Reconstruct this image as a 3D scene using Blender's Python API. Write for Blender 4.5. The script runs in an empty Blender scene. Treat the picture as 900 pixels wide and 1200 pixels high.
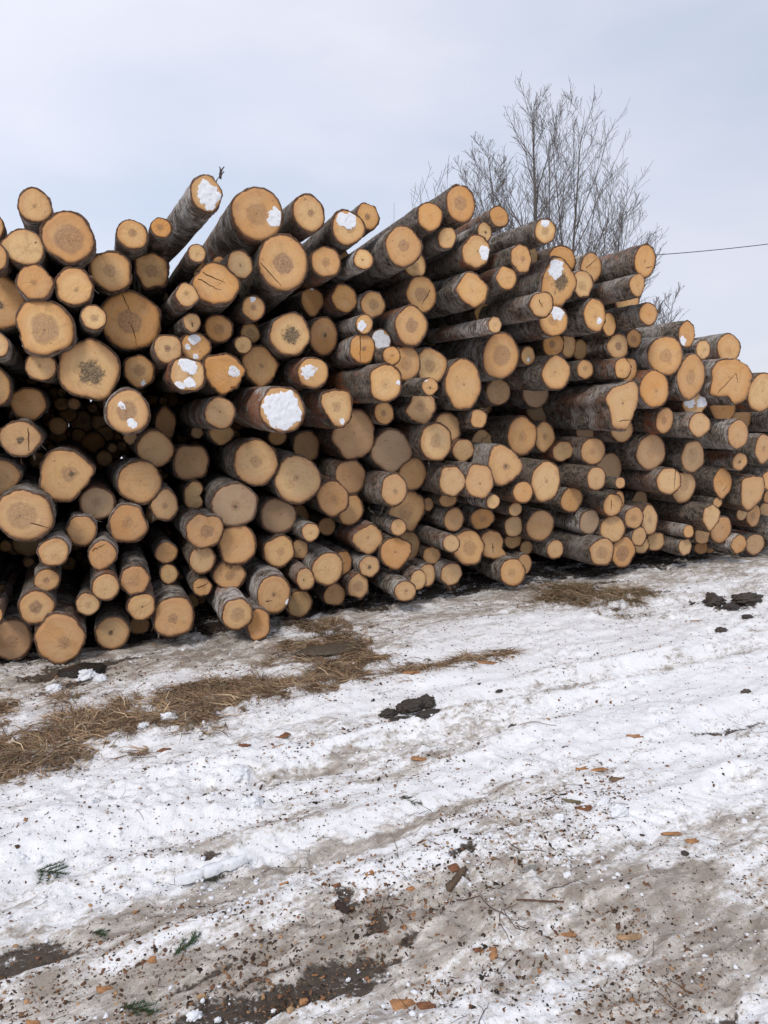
import bpy, math, random
import numpy as np
from mathutils import Vector, Matrix
R = math.radians
rng = np.random.default_rng(7)
random.seed(7)
scene = bpy.context.scene
C = scene.collection

# ------------------------------------------------------------------ camera, sky, sun, exposure
EYE = 1.6
PITCH = math.atan((600 - 485) / 900.0)
cam_d = bpy.data.cameras.new('camera')
cam = bpy.data.objects.new('camera', cam_d)
C.objects.link(cam)
cam.location = (0, 0, EYE)
cam.rotation_euler = (math.pi / 2 - PITCH, 0, 0)
cam_d.sensor_fit = 'VERTICAL'
cam_d.sensor_height = 24.0
cam_d.lens = 24.0 * 900 / 1200
cam_d.clip_start = 0.05
cam_d.clip_end = 6000
scene.camera = cam

SUN_EL, SUN_AZ = R(44), R(200)          # azimuth clockwise from +Y
world = bpy.data.worlds.new('World')
scene.world = world
world.use_nodes = True
wt = world.node_tree
wt.nodes.clear()


def N(tree, kind, **kw):
    n = tree.nodes.new(kind)
    for k, v in kw.items():
        if k == 'inp':
            for a, b in v.items():
                n.inputs[a].default_value = b
        else:
            setattr(n, k, v)
    return n


w_out = N(wt, 'ShaderNodeOutputWorld')
w_bg = N(wt, 'ShaderNodeBackground', inp={'Strength': 0.1})
w_sky = N(wt, 'ShaderNodeTexSky', sky_type='NISHITA', sun_disc=False)
w_sky.sun_elevation = SUN_EL
w_sky.sun_rotation = SUN_AZ
w_tc = N(wt, 'ShaderNodeTexCoord')
w_map = N(wt, 'ShaderNodeMapping', inp={'Scale': (1.0, 1.0, 2.6), 'Location': (3.1, 0.4, 0.0)})
w_n1 = N(wt, 'ShaderNodeTexNoise', inp={'Scale': 2.0, 'Detail': 6.0, 'Roughness': 0.5, 'Distortion': 0.25})
w_r1 = N(wt, 'ShaderNodeValToRGB')
w_r1.color_ramp.elements[0].position = 0.30
w_r1.color_ramp.elements[0].color = (6.5, 7.3, 8.9, 1)
w_r1.color_ramp.elements[1].position = 0.68
w_r1.color_ramp.elements[1].color = (8.9, 9.0, 10.1, 1)
w_sep = N(wt, 'ShaderNodeSeparateXYZ')
w_gr = N(wt, 'ShaderNodeMapRange', inp={'From Min': -0.5, 'From Max': 0.5, 'To Min': 1.10, 'To Max': 0.90})
w_mul = N(wt, 'ShaderNodeVectorMath', operation='SCALE')
w_mix = N(wt, 'ShaderNodeMix', data_type='RGBA', inp={'Factor': 0.88})
L = wt.links.new
L(w_tc.outputs['Generated'], w_map.inputs['Vector'])
L(w_map.outputs[0], w_n1.inputs['Vector'])
L(w_n1.outputs['Fac'], w_r1.inputs[0])
L(w_tc.outputs['Generated'], w_sep.inputs[0])
L(w_sep.outputs['X'], w_gr.inputs['Value'])
L(w_r1.outputs[0], w_mul.inputs[0])
L(w_gr.outputs[0], w_mul.inputs['Scale'])
L(w_sky.outputs[0], w_mix.inputs[6])
L(w_mul.outputs[0], w_mix.inputs[7])
L(w_mix.outputs[2], w_bg.inputs['Color'])
L(w_bg.outputs[0], w_out.inputs[0])

sun_d = bpy.data.lights.new('sun', 'SUN')
sun_d.energy = 1.65
sun_d.angle = R(14)
sun_d.color = (1.0, 0.95, 0.88)
sun = bpy.data.objects.new('sun', sun_d)
C.objects.link(sun)
sdir = Vector((math.sin(SUN_AZ) * math.cos(SUN_EL), math.cos(SUN_AZ) * math.cos(SUN_EL), math.sin(SUN_EL)))
sun.rotation_euler = sdir.to_track_quat('Z', 'Y').to_euler()
scene.view_settings.view_transform = 'Standard'
scene.view_settings.look = 'None'
scene.view_settings.exposure = 0.0
scene.view_settings.gamma = 1.0


# ------------------------------------------------------------------ helpers
def ray(px, py):
    x, u, f = px - 450.0, 600.0 - py, 900.0
    return np.array([x, f * math.cos(PITCH) + u * math.sin(PITCH), -f * math.sin(PITCH) + u * math.cos(PITCH)])


def G(px, py):
    """the spot of flat ground seen at a place of the photograph"""
    r = ray(px, py)
    t = EYE / -r[2]
    return r[0] * t, r[1] * t


def _hash(ix, iy, iz, seed):
    h = (ix.astype(np.int64) * 374761393 + iy.astype(np.int64) * 668265263 + iz.astype(np.int64) * 2147483647 + seed * 974634777) & 0xffffffff
    h = ((h ^ (h >> 13)) * 1274126177) & 0xffffffff
    h = ((h ^ (h >> 16)) * 2246822519) & 0xffffffff
    return ((h ^ (h >> 15)) & 0xffffff) / float(0xffffff)


def vnoise(x, y, z=None, seed=0):
    x = np.asarray(x, float)
    y = np.asarray(y, float)
    z = np.zeros_like(x) if z is None else np.asarray(z, float)
    x0, y0, z0 = np.floor(x), np.floor(y), np.floor(z)
    fx, fy, fz = x - x0, y - y0, z - z0
    fx = fx * fx * (3 - 2 * fx)
    fy = fy * fy * (3 - 2 * fy)
    fz = fz * fz * (3 - 2 * fz)
    out = 0
    for a in (0, 1):
        for b in (0, 1):
            for c in (0, 1):
                w = (fx if a else 1 - fx) * (fy if b else 1 - fy) * (fz if c else 1 - fz)
                out = out + w * _hash(x0 + a, y0 + b, z0 + c, seed)
    return out * 2 - 1


def fbm(x, y, z=None, oct=4, seed=0, rough=0.5):
    s, a, t = 0, 1.0, 0
    z = 0 * np.asarray(x, float) if z is None else z
    for k in range(oct):
        s = s + a * vnoise(x * 2 ** k, y * 2 ** k, z * 2 ** k, seed + k * 17)
        t += a
        a *= rough
    return s / t


def smooth(x, a, b):
    t = np.clip((x - a) / (b - a), 0, 1)
    return t * t * (3 - 2 * t)


def mesh_np(name, verts, faces, mat, smooth_sh=True, attrs=None):
    """faces: list of arrays (n,k) or plain list"""
    me = bpy.data.meshes.new(name)
    if isinstance(faces, np.ndarray):
        faces = [faces]
    verts = np.asarray(verts, dtype=np.float32)
    me.vertices.add(len(verts))
    me.vertices.foreach_set('co', verts.ravel())
    loops, starts, tot = [], [], 0
    for f in faces:
        if len(f) == 0:
            continue
        f = np.asarray(f, dtype=np.int32)
        k = f.shape[1]
        loops.append(f.ravel())
        starts.append(tot + np.arange(len(f)) * k)
        tot += f.size
    loops = np.concatenate(loops)
    starts = np.concatenate(starts)
    me.loops.add(len(loops))
    me.loops.foreach_set('vertex_index', loops)
    me.polygons.add(len(starts))
    me.polygons.foreach_set('loop_start', starts.astype(np.int32))
    if smooth_sh:
        me.polygons.foreach_set('use_smooth', np.ones(len(starts), dtype=bool))
    me.update(calc_edges=True)
    if attrs:
        for k, v in attrs.items():
            v = np.asarray(v, dtype=np.float32)
            if v.ndim == 1:
                a = me.attributes.new(k, 'FLOAT', 'POINT')
                a.data.foreach_set('value', v)
            else:
                a = me.attributes.new(k, 'FLOAT_VECTOR', 'POINT')
                a.data.foreach_set('vector', v.ravel())
    me.materials.append(mat)
    return me


def link(name, me, parent=None):
    o = bpy.data.objects.new(name, me)
    C.objects.link(o)
    if parent is not None:
        o.parent = parent
    return o


def tag(o, label=None, cat=None, group=None, kind=None):
    for k, v in (('label', label), ('category', cat), ('group', group), ('kind', kind)):
        if v:
            o[k] = v
    return o


class MB:
    """collects pieces (verts, tris/quads, attributes) into one mesh"""
    def __init__(s):
        s.v, s.f3, s.f4, s.a, s.n = [], [], [], {}, 0

    def add(s, v, f3=None, f4=None, **attrs):
        v = np.asarray(v, float)
        s.v.append(v)
        if f3 is not None and len(f3):
            s.f3.append(np.asarray(f3) + s.n)
        if f4 is not None and len(f4):
            s.f4.append(np.asarray(f4) + s.n)
        for k, x in attrs.items():
            x = np.asarray(x, float)
            if x.ndim == 0:
                x = np.full(len(v), float(x))
            elif x.ndim == 1 and len(x) == 3 and len(v) != 3:
                x = np.tile(x, (len(v), 1))
            s.a.setdefault(k, []).append(x)
        s.n += len(v)

    def mesh(s, name, mat, smooth_sh=True):
        f = []
        if s.f3:
            f.append(np.concatenate(s.f3))
        if s.f4:
            f.append(np.concatenate(s.f4))
        return mesh_np(name, np.concatenate(s.v), f, mat, smooth_sh, {k: np.concatenate(x) for k, x in s.a.items()})


def tube(pts, rad, n=5, cap=True):
    pts = np.asarray(pts, float)
    m = len(pts)
    rad = np.full(m, rad) if np.ndim(rad) == 0 else np.asarray(rad)
    d = np.gradient(pts, axis=0)
    d /= np.linalg.norm(d, axis=1)[:, None] + 1e-12
    ref = np.array([0, 0, 1.0]) if abs(d[:, 2]).mean() < 0.9 else np.array([1.0, 0, 0])
    a = np.cross(d, ref)
    a /= np.linalg.norm(a, axis=1)[:, None] + 1e-12
    b = np.cross(d, a)
    th = np.arange(n) * 2 * math.pi / n
    v = pts[:, None, :] + rad[:, None, None] * (a[:, None, :] * np.cos(th)[None, :, None] + b[:, None, :] * np.sin(th)[None, :, None])
    v = v.reshape(-1, 3)
    i = np.arange(m - 1)[:, None] * n
    j = np.arange(n)[None, :]
    j2 = (j + 1) % n
    q = np.stack([i + j, i + j2, i + n + j2, i + n + j], -1).reshape(-1, 4)
    f3 = []
    if cap:
        v = np.vstack([v, pts[0], pts[-1]])
        c0, c1 = m * n, m * n + 1
        for k in range(n):
            f3.append((c0, (k + 1) % n, k))
            f3.append((c1, (m - 1) * n + k, (m - 1) * n + (k + 1) % n))
    return v, np.array(f3, dtype=int).reshape(-1, 3), q


def icosphere(sub=1):
    t = (1 + 5 ** .5) / 2
    v = [(-1, t, 0), (1, t, 0), (-1, -t, 0), (1, -t, 0), (0, -1, t), (0, 1, t), (0, -1, -t), (0, 1, -t), (t, 0, -1), (t, 0, 1), (-t, 0, -1), (-t, 0, 1)]
    f = [(0, 11, 5), (0, 5, 1), (0, 1, 7), (0, 7, 10), (0, 10, 11), (1, 5, 9), (5, 11, 4), (11, 10, 2), (10, 7, 6), (7, 1, 8), (3, 9, 4), (3, 4, 2), (3, 2, 6), (3, 6, 8), (3, 8, 9), (4, 9, 5), (2, 4, 11), (6, 2, 10), (8, 6, 7), (9, 8, 1)]
    v = [np.array(p) / np.linalg.norm(p) for p in v]
    for _ in range(sub):
        cache, nf = {}, []

        def mid(a, b):
            k = (min(a, b), max(a, b))
            if k not in cache:
                p = v[a] + v[b]
                v.append(p / np.linalg.norm(p))
                cache[k] = len(v) - 1
            return cache[k]
        for a, b, c in f:
            ab, bc, ca = mid(a, b), mid(b, c), mid(c, a)
            nf += [(a, ab, ca), (b, bc, ab), (c, ca, bc), (ab, bc, ca)]
        f = nf
    return np.array(v), np.array(f)


ICO = [icosphere(k) for k in range(4)]


# ------------------------------------------------------------------ materials
def new_mat(name, rough=0.8, spec=0.3):
    m = bpy.data.materials.new(name)
    m.use_nodes = True
    t = m.node_tree
    b = t.nodes['Principled BSDF']
    b.inputs['Roughness'].default_value = rough
    b.inputs['Specular IOR Level'].default_value = spec
    return m, t, b


def attr(t, name):
    return N(t, 'ShaderNodeAttribute', attribute_name=name)


def math_(t, op, a, b=None, c=None, clamp=False):
    n = N(t, 'ShaderNodeMath', operation=op, use_clamp=clamp)
    for i, x in enumerate((a, b, c)):
        if x is None:
            continue
        if isinstance(x, (int, float)):
            n.inputs[i].default_value = x
        else:
            t.links.new(x, n.inputs[i])
    return n.outputs[0]


def mixc(t, fac, a, b, blend='MIX'):
    n = N(t, 'ShaderNodeMix', data_type='RGBA', blend_type=blend)
    for i, x in ((0, fac), (6, a), (7, b)):
        if isinstance(x, (int, float)):
            n.inputs[i].default_value = x
        elif isinstance(x, tuple):
            n.inputs[i].default_value = x + (1,) if len(x) == 3 else x
        else:
            t.links.new(x, n.inputs[i])
    return n.outputs[2]


def ramp(t, x, a, b, lo=0.0, hi=1.0):
    n = N(t, 'ShaderNodeMapRange', interpolation_type='SMOOTHSTEP', inp={'From Min': a, 'From Max': b, 'To Min': lo, 'To Max': hi})
    t.links.new(x, n.inputs['Value'])
    return n.outputs[0]


def noise(t, vec, scale, detail=3.0, rough=0.5, dist=0.0, out='Fac'):
    n = N(t, 'ShaderNodeTexNoise', inp={'Scale': scale, 'Detail': detail, 'Roughness': rough, 'Distortion': dist})
    if vec is not None:
        t.links.new(vec, n.inputs['Vector'])
    return n.outputs[out]


def mapping(t, vec, scale=(1, 1, 1), rot=(0, 0, 0)):
    n = N(t, 'ShaderNodeMapping', inp={'Scale': scale, 'Rotation': rot})
    t.links.new(vec, n.inputs['Vector'])
    return n.outputs[0]


def bump(t, b, h, strength, dist):
    n = N(t, 'ShaderNodeBump', inp={'Strength': strength, 'Distance': dist})
    t.links.new(h, n.inputs['Height'])
    t.links.new(n.outputs[0], b.inputs['Normal'])
    return n


# cut wood: attribute A = (rad, u, v), B = (tone, heart size, heart darkness), K = (rot, grey, random)
M_WOOD, t, b = new_mat('cut_wood', 0.72, 0.25)
aA, aB, aK = attr(t, 'A'), attr(t, 'B'), attr(t, 'K')
sA, sB, sK = [N(t, 'ShaderNodeSeparateXYZ') for _ in range(3)]
for a_, s_ in ((aA, sA), (aB, sB), (aK, sK)):
    t.links.new(a_.outputs['Vector'], s_.inputs[0])
rad, u_, v_ = sA.outputs
tone, hs, hd = sB.outputs
rot, grey, rnd = sK.outputs
cx = N(t, 'ShaderNodeCombineXYZ')
t.links.new(u_, cx.inputs[0]); t.links.new(v_, cx.inputs[1]); t.links.new(math_(t, 'MULTIPLY', rnd, 40.0), cx.inputs[2])
P = cx.outputs[0]
n_big = noise(t, P, 7.0, 3, 0.55)
n_med = noise(t, P, 26.0, 4, 0.6)
n_fine = noise(t, mapping(t, P, (1, 1, 1)), 130.0, 3, 0.6)
n_saw = noise(t, mapping(t, P, (9, 150, 1)), 1.0, 3, 0.55)
base = mixc(t, tone, (0.77, 0.50, 0.225), (0.66, 0.315, 0.09))
base = mixc(t, math_(t, 'MULTIPLY', ramp(t, n_big, 0.35, 0.7), 0.45), base, (0.70, 0.47, 0.26))
edge = ramp(t, math_(t, 'ADD', rad, math_(t, 'MULTIPLY', math_(t, 'SUBTRACT', n_big, 0.5), 0.5)), 0.62, 1.0)
base = mixc(t, math_(t, 'MULTIPLY', edge, 0.6), base, (0.56, 0.24, 0.07))
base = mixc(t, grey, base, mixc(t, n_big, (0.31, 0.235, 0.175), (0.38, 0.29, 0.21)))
# growth rings
rw = math_(t, 'ADD', math_(t, 'MULTIPLY', rad, 118.0), math_(t, 'MULTIPLY', n_med, 7.0))
ring = math_(t, 'SINE', rw)
ring2 = math_(t, 'SINE', math_(t, 'ADD', math_(t, 'MULTIPLY', rad, 31.0), math_(t, 'MULTIPLY', n_big, 9.0)))
ringm = math_(t, 'ADD', math_(t, 'MULTIPLY', ring, 0.6), math_(t, 'MULTIPLY', ring2, 0.3))
base = mixc(t, math_(t, 'MULTIPLY', ramp(t, ringm, -0.6, 1.1), 0.20), base, (0.40, 0.20, 0.085))
base = mixc(t, math_(t, 'MULTIPLY', ramp(t, n_saw, 0.45, 0.75), 0.25), base, (0.36, 0.18, 0.08))
base = mixc(t, math_(t, 'MULTIPLY', ramp(t, n_fine, 0.5, 0.75), 0.16), base, (0.28, 0.15, 0.08))
# thin drying checks and darker spots
base = mixc(t, math_(t, 'MULTIPLY', ramp(t, noise(t, P, 33.0, 2, 0.5), 0.69, 0.76), 0.55), base, (0.22, 0.10, 0.045))
stn = noise(t, P, 12.0, 4, 0.65, 0.5)
base = mixc(t, math_(t, 'MULTIPLY', ramp(t, stn, 0.52, 0.70), 0.34), base, (0.33, 0.175, 0.085))
base = mixc(t, math_(t, 'MULTIPLY', ramp(t, math_(t, 'ADD', rad, math_(t, 'MULTIPLY', n_med, 0.10)), 0.99, 1.06), 0.4), base, (0.24, 0.11, 0.05))
# heartwood
nm = math_(t, 'SUBTRACT', n_med, 0.5)
rh = math_(t, 'ADD', rad, math_(t, 'ADD', math_(t, 'MULTIPLY', nm, 0.28), math_(t, 'MULTIPLY', math_(t, 'SUBTRACT', n_big, 0.5), 0.30)))
hrel = math_(t, 'DIVIDE', rh, hs)
hm = ramp(t, hrel, 1.22, 0.78)
hrim = math_(t, 'MULTIPLY', ramp(t, hrel, 0.72, 0.98), hm)
hring = math_(t, 'SINE', math_(t, 'ADD', math_(t, 'MULTIPLY', rad, 62.0), math_(t, 'MULTIPLY', n_med, 24.0)))
hcol = mixc(t, math_(t, 'MULTIPLY', ramp(t, math_(t, 'ADD', math_(t, 'MULTIPLY', hring, 0.15), noise(t, P, 60.0, 4, 0.65)), 0.25, 0.75), 1.0), (0.42, 0.25, 0.145), (0.20, 0.12, 0.08))
base = mixc(t, math_(t, 'MULTIPLY', hm, hd), base, hcol)
base = mixc(t, math_(t, 'MULTIPLY', hrim, math_(t, 'MULTIPLY', hd, 0.45)), base, (0.21, 0.125, 0.085))
# pith
pith = math_(t, 'MULTIPLY', ramp(t, rad, 0.055, 0.015), 0.7)
base = mixc(t, pith, base, (0.16, 0.08, 0.045))
# rot (star of dark crumbling wood)
rr = math_(t, 'ADD', math_(t, 'DIVIDE', rad, math_(t, 'MAXIMUM', rot, 0.001)), math_(t, 'MULTIPLY', math_(t, 'SUBTRACT', noise(t, P, 34.0, 5, 0.75), 0.5), 2.6))
rm = ramp(t, rr, 1.15, 0.75)
base = mixc(t, math_(t, 'MULTIPLY', rm, 0.92), base, mixc(t, ramp(t, noise(t, P, 150.0, 3, 0.7), 0.42, 0.6), (0.05, 0.035, 0.025), (0.30, 0.22, 0.13)))
t.links.new(base, b.inputs['Base Color'])
bh = math_(t, 'ADD', math_(t, 'MULTIPLY', n_saw, 0.7), math_(t, 'MULTIPLY', n_fine, 0.5))
bh = math_(t, 'SUBTRACT', bh, math_(t, 'MULTIPLY', rm, 1.6))
bump(t, b, bh, 0.5, 0.003)

# bark: attribute U = (theta*R, along, R-theta noise seed), V = (white, red, rnd)
M_BARK, t, b = new_mat('bark', 0.9, 0.2)
aU, aV = attr(t, 'U'), attr(t, 'V')
sV = N(t, 'ShaderNodeSeparateXYZ')
t.links.new(aV.outputs['Vector'], sV.inputs[0])
white, red, rnd = sV.outputs
P = aU.outputs['Vector']
plates = noise(t, mapping(t, P, (1.6, 0.8, 1.6)), 19.0, 6, 0.74, 0.6)
flecks = noise(t, mapping(t, P, (1, 1.8, 1)), 27.0, 5, 0.75)
bands = noise(t, mapping(t, P, (0.35, 2.6, 0.35)), 30.0, 4, 0.65, 0.3)
big = noise(t, P, 5.5, 3, 0.6)
big2 = noise(t, mapping(t, P, (1, 0.6, 1)), 3.3, 3, 0.6)
col = mixc(t, ramp(t, plates, 0.36, 0.62), (0.032, 0.026, 0.022), (0.21, 0.165, 0.130))
col = mixc(t, math_(t, 'MULTIPLY', ramp(t, flecks, 0.52, 0.66), 0.75), col, (0.36, 0.32, 0.28))
wm = math_(t, 'MULTIPLY', ramp(t, math_(t, 'ADD', bands, math_(t, 'MULTIPLY', math_(t, 'SUBTRACT', big, 0.5), 1.1)), 0.45, 0.57), white)
col = mixc(t, wm, col, mixc(t, ramp(t, flecks, 0.35, 0.6), (0.26, 0.235, 0.215), (0.66, 0.62, 0.58)))
redm = math_(t, 'MULTIPLY', ramp(t, math_(t, 'ADD', big2, math_(t, 'MULTIPLY', math_(t, 'SUBTRACT', plates, 0.5), 0.5)), 0.50, 0.62), red)
col = mixc(t, redm, col, mixc(t, flecks, (0.16, 0.05, 0.022), (0.38, 0.16, 0.08)))
col = mixc(t, math_(t, 'MULTIPLY', ramp(t, noise(t, P, 9.0, 3, 0.6), 0.58, 0.70), 0.5), col, (0.095, 0.10, 0.055))
sU = N(t, 'ShaderNodeSeparateXYZ')
t.links.new(P, sU.inputs[0])
lipm = ramp(t, sU.outputs[1], 0.012, 0.001)
col = mixc(t, math_(t, 'MULTIPLY', lipm, 0.85), col, mixc(t, flecks, (0.05, 0.026, 0.016), (0.17, 0.085, 0.045)))
t.links.new(col, b.inputs['Base Color'])
bump(t, b, math_(t, 'ADD', plates, math_(t, 'MULTIPLY', bands, 0.5)), 0.95, 0.012)

M_BARKEDGE, t, b = new_mat('bark_edge', 0.9, 0.2)
tc = N(t, 'ShaderNodeTexCoord')
b_n = noise(t, tc.outputs['Object'], 60.0, 4, 0.7)
t.links.new(mixc(t, ramp(t, b_n, 0.35, 0.65), (0.06, 0.032, 0.02), (0.24, 0.12, 0.06)), b.inputs['Base Color'])

M_SNOWP, t, b = new_mat('packed_snow', 0.65, 0.3)
tc = N(t, 'ShaderNodeTexCoord')
sn = noise(t, tc.outputs['Object'], 60.0, 4, 0.7)
t.links.new(mixc(t, ramp(t, sn, 0.56, 0.74), (0.80, 0.81, 0.84), (0.46, 0.42, 0.38)), b.inputs['Base Color'])
bump(t, b, sn, 0.5, 0.008)

M_DARK, t, b = new_mat('dark_split', 0.95, 0.1)
tc = N(t, 'ShaderNodeTexCoord')
t.links.new(mixc(t, noise(t, tc.outputs['Object'], 50.0, 3), (0.02, 0.012, 0.008), (0.10, 0.05, 0.03)), b.inputs['Base Color'])


def vcol_mat(name, rough=0.85, bumpy=0.0, spec=0.2, var=0.35, scale=60.0):
    """colour per piece from attribute 'col' with procedural mottling"""
    m, t, b = new_mat(name, rough, spec)
    a = attr(t, 'col')
    tc = N(t, 'ShaderNodeTexCoord')
    n = noise(t, tc.outputs['Object'], scale, 4, 0.65)
    c = mixc(t, math_(t, 'MULTIPLY', ramp(t, n, 0.35, 0.7), var), a.outputs['Color'], (0.03, 0.02, 0.015))
    t.links.new(c, b.inputs['Base Color'])
    if bumpy:
        bump(t, b, n, bumpy, 0.01)
    return m


M_DEBRIS = vcol_mat('debris')
M_CHIP = vcol_mat('wood_chip', 0.8, 0.4, var=0.45)
M_GRASS = vcol_mat('dry_grass', 0.8, 0, var=0.3, scale=8.0)
M_CLOD = vcol_mat('wet_soil', 0.55, 0.9, 0.4, 0.5, 45.0)
M_TREE = vcol_mat('tree_bark', 0.9, 0.3, var=0.3, scale=6.0)
M_NEEDLE = vcol_mat('fir_needles', 0.7, 0, var=0.2)
M_CABLE = vcol_mat('cable', 0.6, 0, var=0.1)

# ------------------------------------------------------------------ ground
E = np.array([0.869, 0.495])         # the way the road and the pile run
EN = np.array([-0.495, 0.869])


def gblob(x, y, px, py, a, b_, ang=0.0):
    """0..1 soft blob round a ground spot; a runs along the road, b across, in metres"""
    gx, gy = G(px, py)
    dx, dy = x - gx, y - gy
    c, s = math.cos(ang), math.sin(ang)
    s1 = dx * E[0] + dy * E[1]
    s2 = dx * EN[0] + dy * EN[1]
    p = (s1 * c + s2 * s) / a
    q = (-s1 * s + s2 * c) / b_
    return np.exp(-(p * p + q * q))


GRASS = [(30, 865, .50, .22), (130, 852, .5, .22), (225, 828, .5, .20), (310, 800, .5, .20), (390, 782, .35, .20), (10, 820, .4, .12), (60, 880, .3, .15), (150, 815, .4, .12),
         (380, 742, .42, .26), (530, 772, .34, .16), (490, 782, .25, .10), (700, 698, .42, .34), (655, 690, .35, .22), (735, 712, .3, .18), (425, 765, .3, .16), (250, 800, .3, .10), (340, 770, .3, .12), (690, 698, .45, .30), (530, 774, .22, .10), (60, 862, .5, .14), (560, 765, .2, .12), (470, 800, .2, .08)]
MUD = [(30, 1110, .14, .045), (65, 1120, .10, .03), (5, 1125, .1, .04), (390, 1130, .22, .045), (320, 1160, .26, .055), (250, 1185, .25, .05), (200, 1200, .2, .05), (300, 1130, .12, .03), (430, 1075, .06, .03), (410, 1050, .05, .05),
       (480, 828, .14, .07), (505, 835, .12, .05), (860, 706, .36, .14), (885, 838, .22, .06), (850, 852, .15, .03), (745, 812, .15, .03), (240, 990, .06, .03), 
       (60, 790, .20, .12), (395, 745, .3, .16), (690, 690, .45, .22), (100, 775, .25, .08), (480, 1090, .04, .03), (830, 1190, .12, .04), (250, 1130, .08, .02), (760, 697, .3, .03), (540, 1000, .05, .03)]
DIRT = [(150, 775, .8, .22, .7), (350, 760, .8, .2, .6), (560, 720, .8, .15, .4), (790, 1035, .2, .06, 1.0), (700, 1000, .4, .05, .5), (600, 960, .5, .06, .6), (560, 1080, .3, .08, .6), (620, 1120, .3, .08, .5), (350, 1080, .5, .08, .6), (460, 960, .4, .05, .6), (870, 960, .3, .06, .6), (300, 860, .7, .06, .5), (760, 900, .4, .04, .4), (180, 1170, .4, .06, .7),
        (500, 780, .6, .12, .5), (430, 872, .75, .075, .7), (480, 890, .5, .05, .7), (350, 1000, .42, .06, .65), (420, 985, .3, .05, .5), (770, 1050, .30, .10, 1.0), (850, 1090, .35, .14, 1.0), (700, 1030, .2, .06, .6), (850, 1000, .4, .06, .5), (640, 810, .45, .07, .55), (560, 860, .5, .06, .45),
        (520, 940, .3, .05, .5), (640, 920, .35, .09, .55), (600, 1010, .25, .08, .6), (500, 1060, .25, .10, .65), (420, 1090, .25, .07, .7), (100, 1095, .35, .07, .75), (60, 1160, .35, .08, .8), (250, 1140, .4, .09, .8), (450, 1150, .3, .08, .5), (800, 1160, .3, .08, .9), (720, 1180, .3, .04, .4),
        (880, 900, .4, .05, .5), (810, 770, .9, .05, .5), (700, 790, .9, .05, .35), (400, 850, .4, .06, .5), (60, 985, .12, .05, .25), (330, 960, .3, .05, .4), (870, 690, .6, .15, .5), (300, 905, .5, .05, .3), (0, 1050, .2, .05, .3), (170, 1060, .3, .06, .5)]


CLEAN = [(110, 955, .8, .20), (30, 1000, .5, .12), (250, 1000, .5, .06), (260, 900, .6, .10), (100, 905, .6, .10), (640, 760, 1.2, .25), (780, 830, 1.2, .22), (850, 780, .8, .2), (620, 720, .7, .2), (700, 920, .5, .06), (800, 920, .5, .1), (560, 950, .3, .05),
         (650, 1150, .25, .06), (480, 1010, .3, .05), (620, 870, .6, .08), (250, 780, .5, .08), (500, 730, .6, .15)]


def grass_mask(x, y):
    w = 0.10 * fbm(x * 3.1, y * 3.1, oct=4, seed=5)
    w2 = 0.10 * fbm(x * 3.1, y * 3.1, oct=4, seed=55)
    m = 0
    for px, py, a, b_ in GRASS:
        m = m + gblob(x + w, y + w2, px, py, a, b_)
    m = m * 0.78 + 2.3 * fbm(x * 6, y * 6, oct=5, seed=9, rough=.72) * np.clip(m * 3, 0, 1)
    return smooth(m, 0.38, 0.85)


def under_pile(x, y):
    """1 below the stack, 0 in front of its face"""
    d = (x + 2.11) * EN[0] + (y - 4.84) * EN[1]
    return smooth(d + 0.35 * fbm(x * 3.2, y * 3.2, oct=5, seed=31, rough=.65), 0.08, 0.42) * (1 - smooth(d, 7.5, 9.5))


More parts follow.
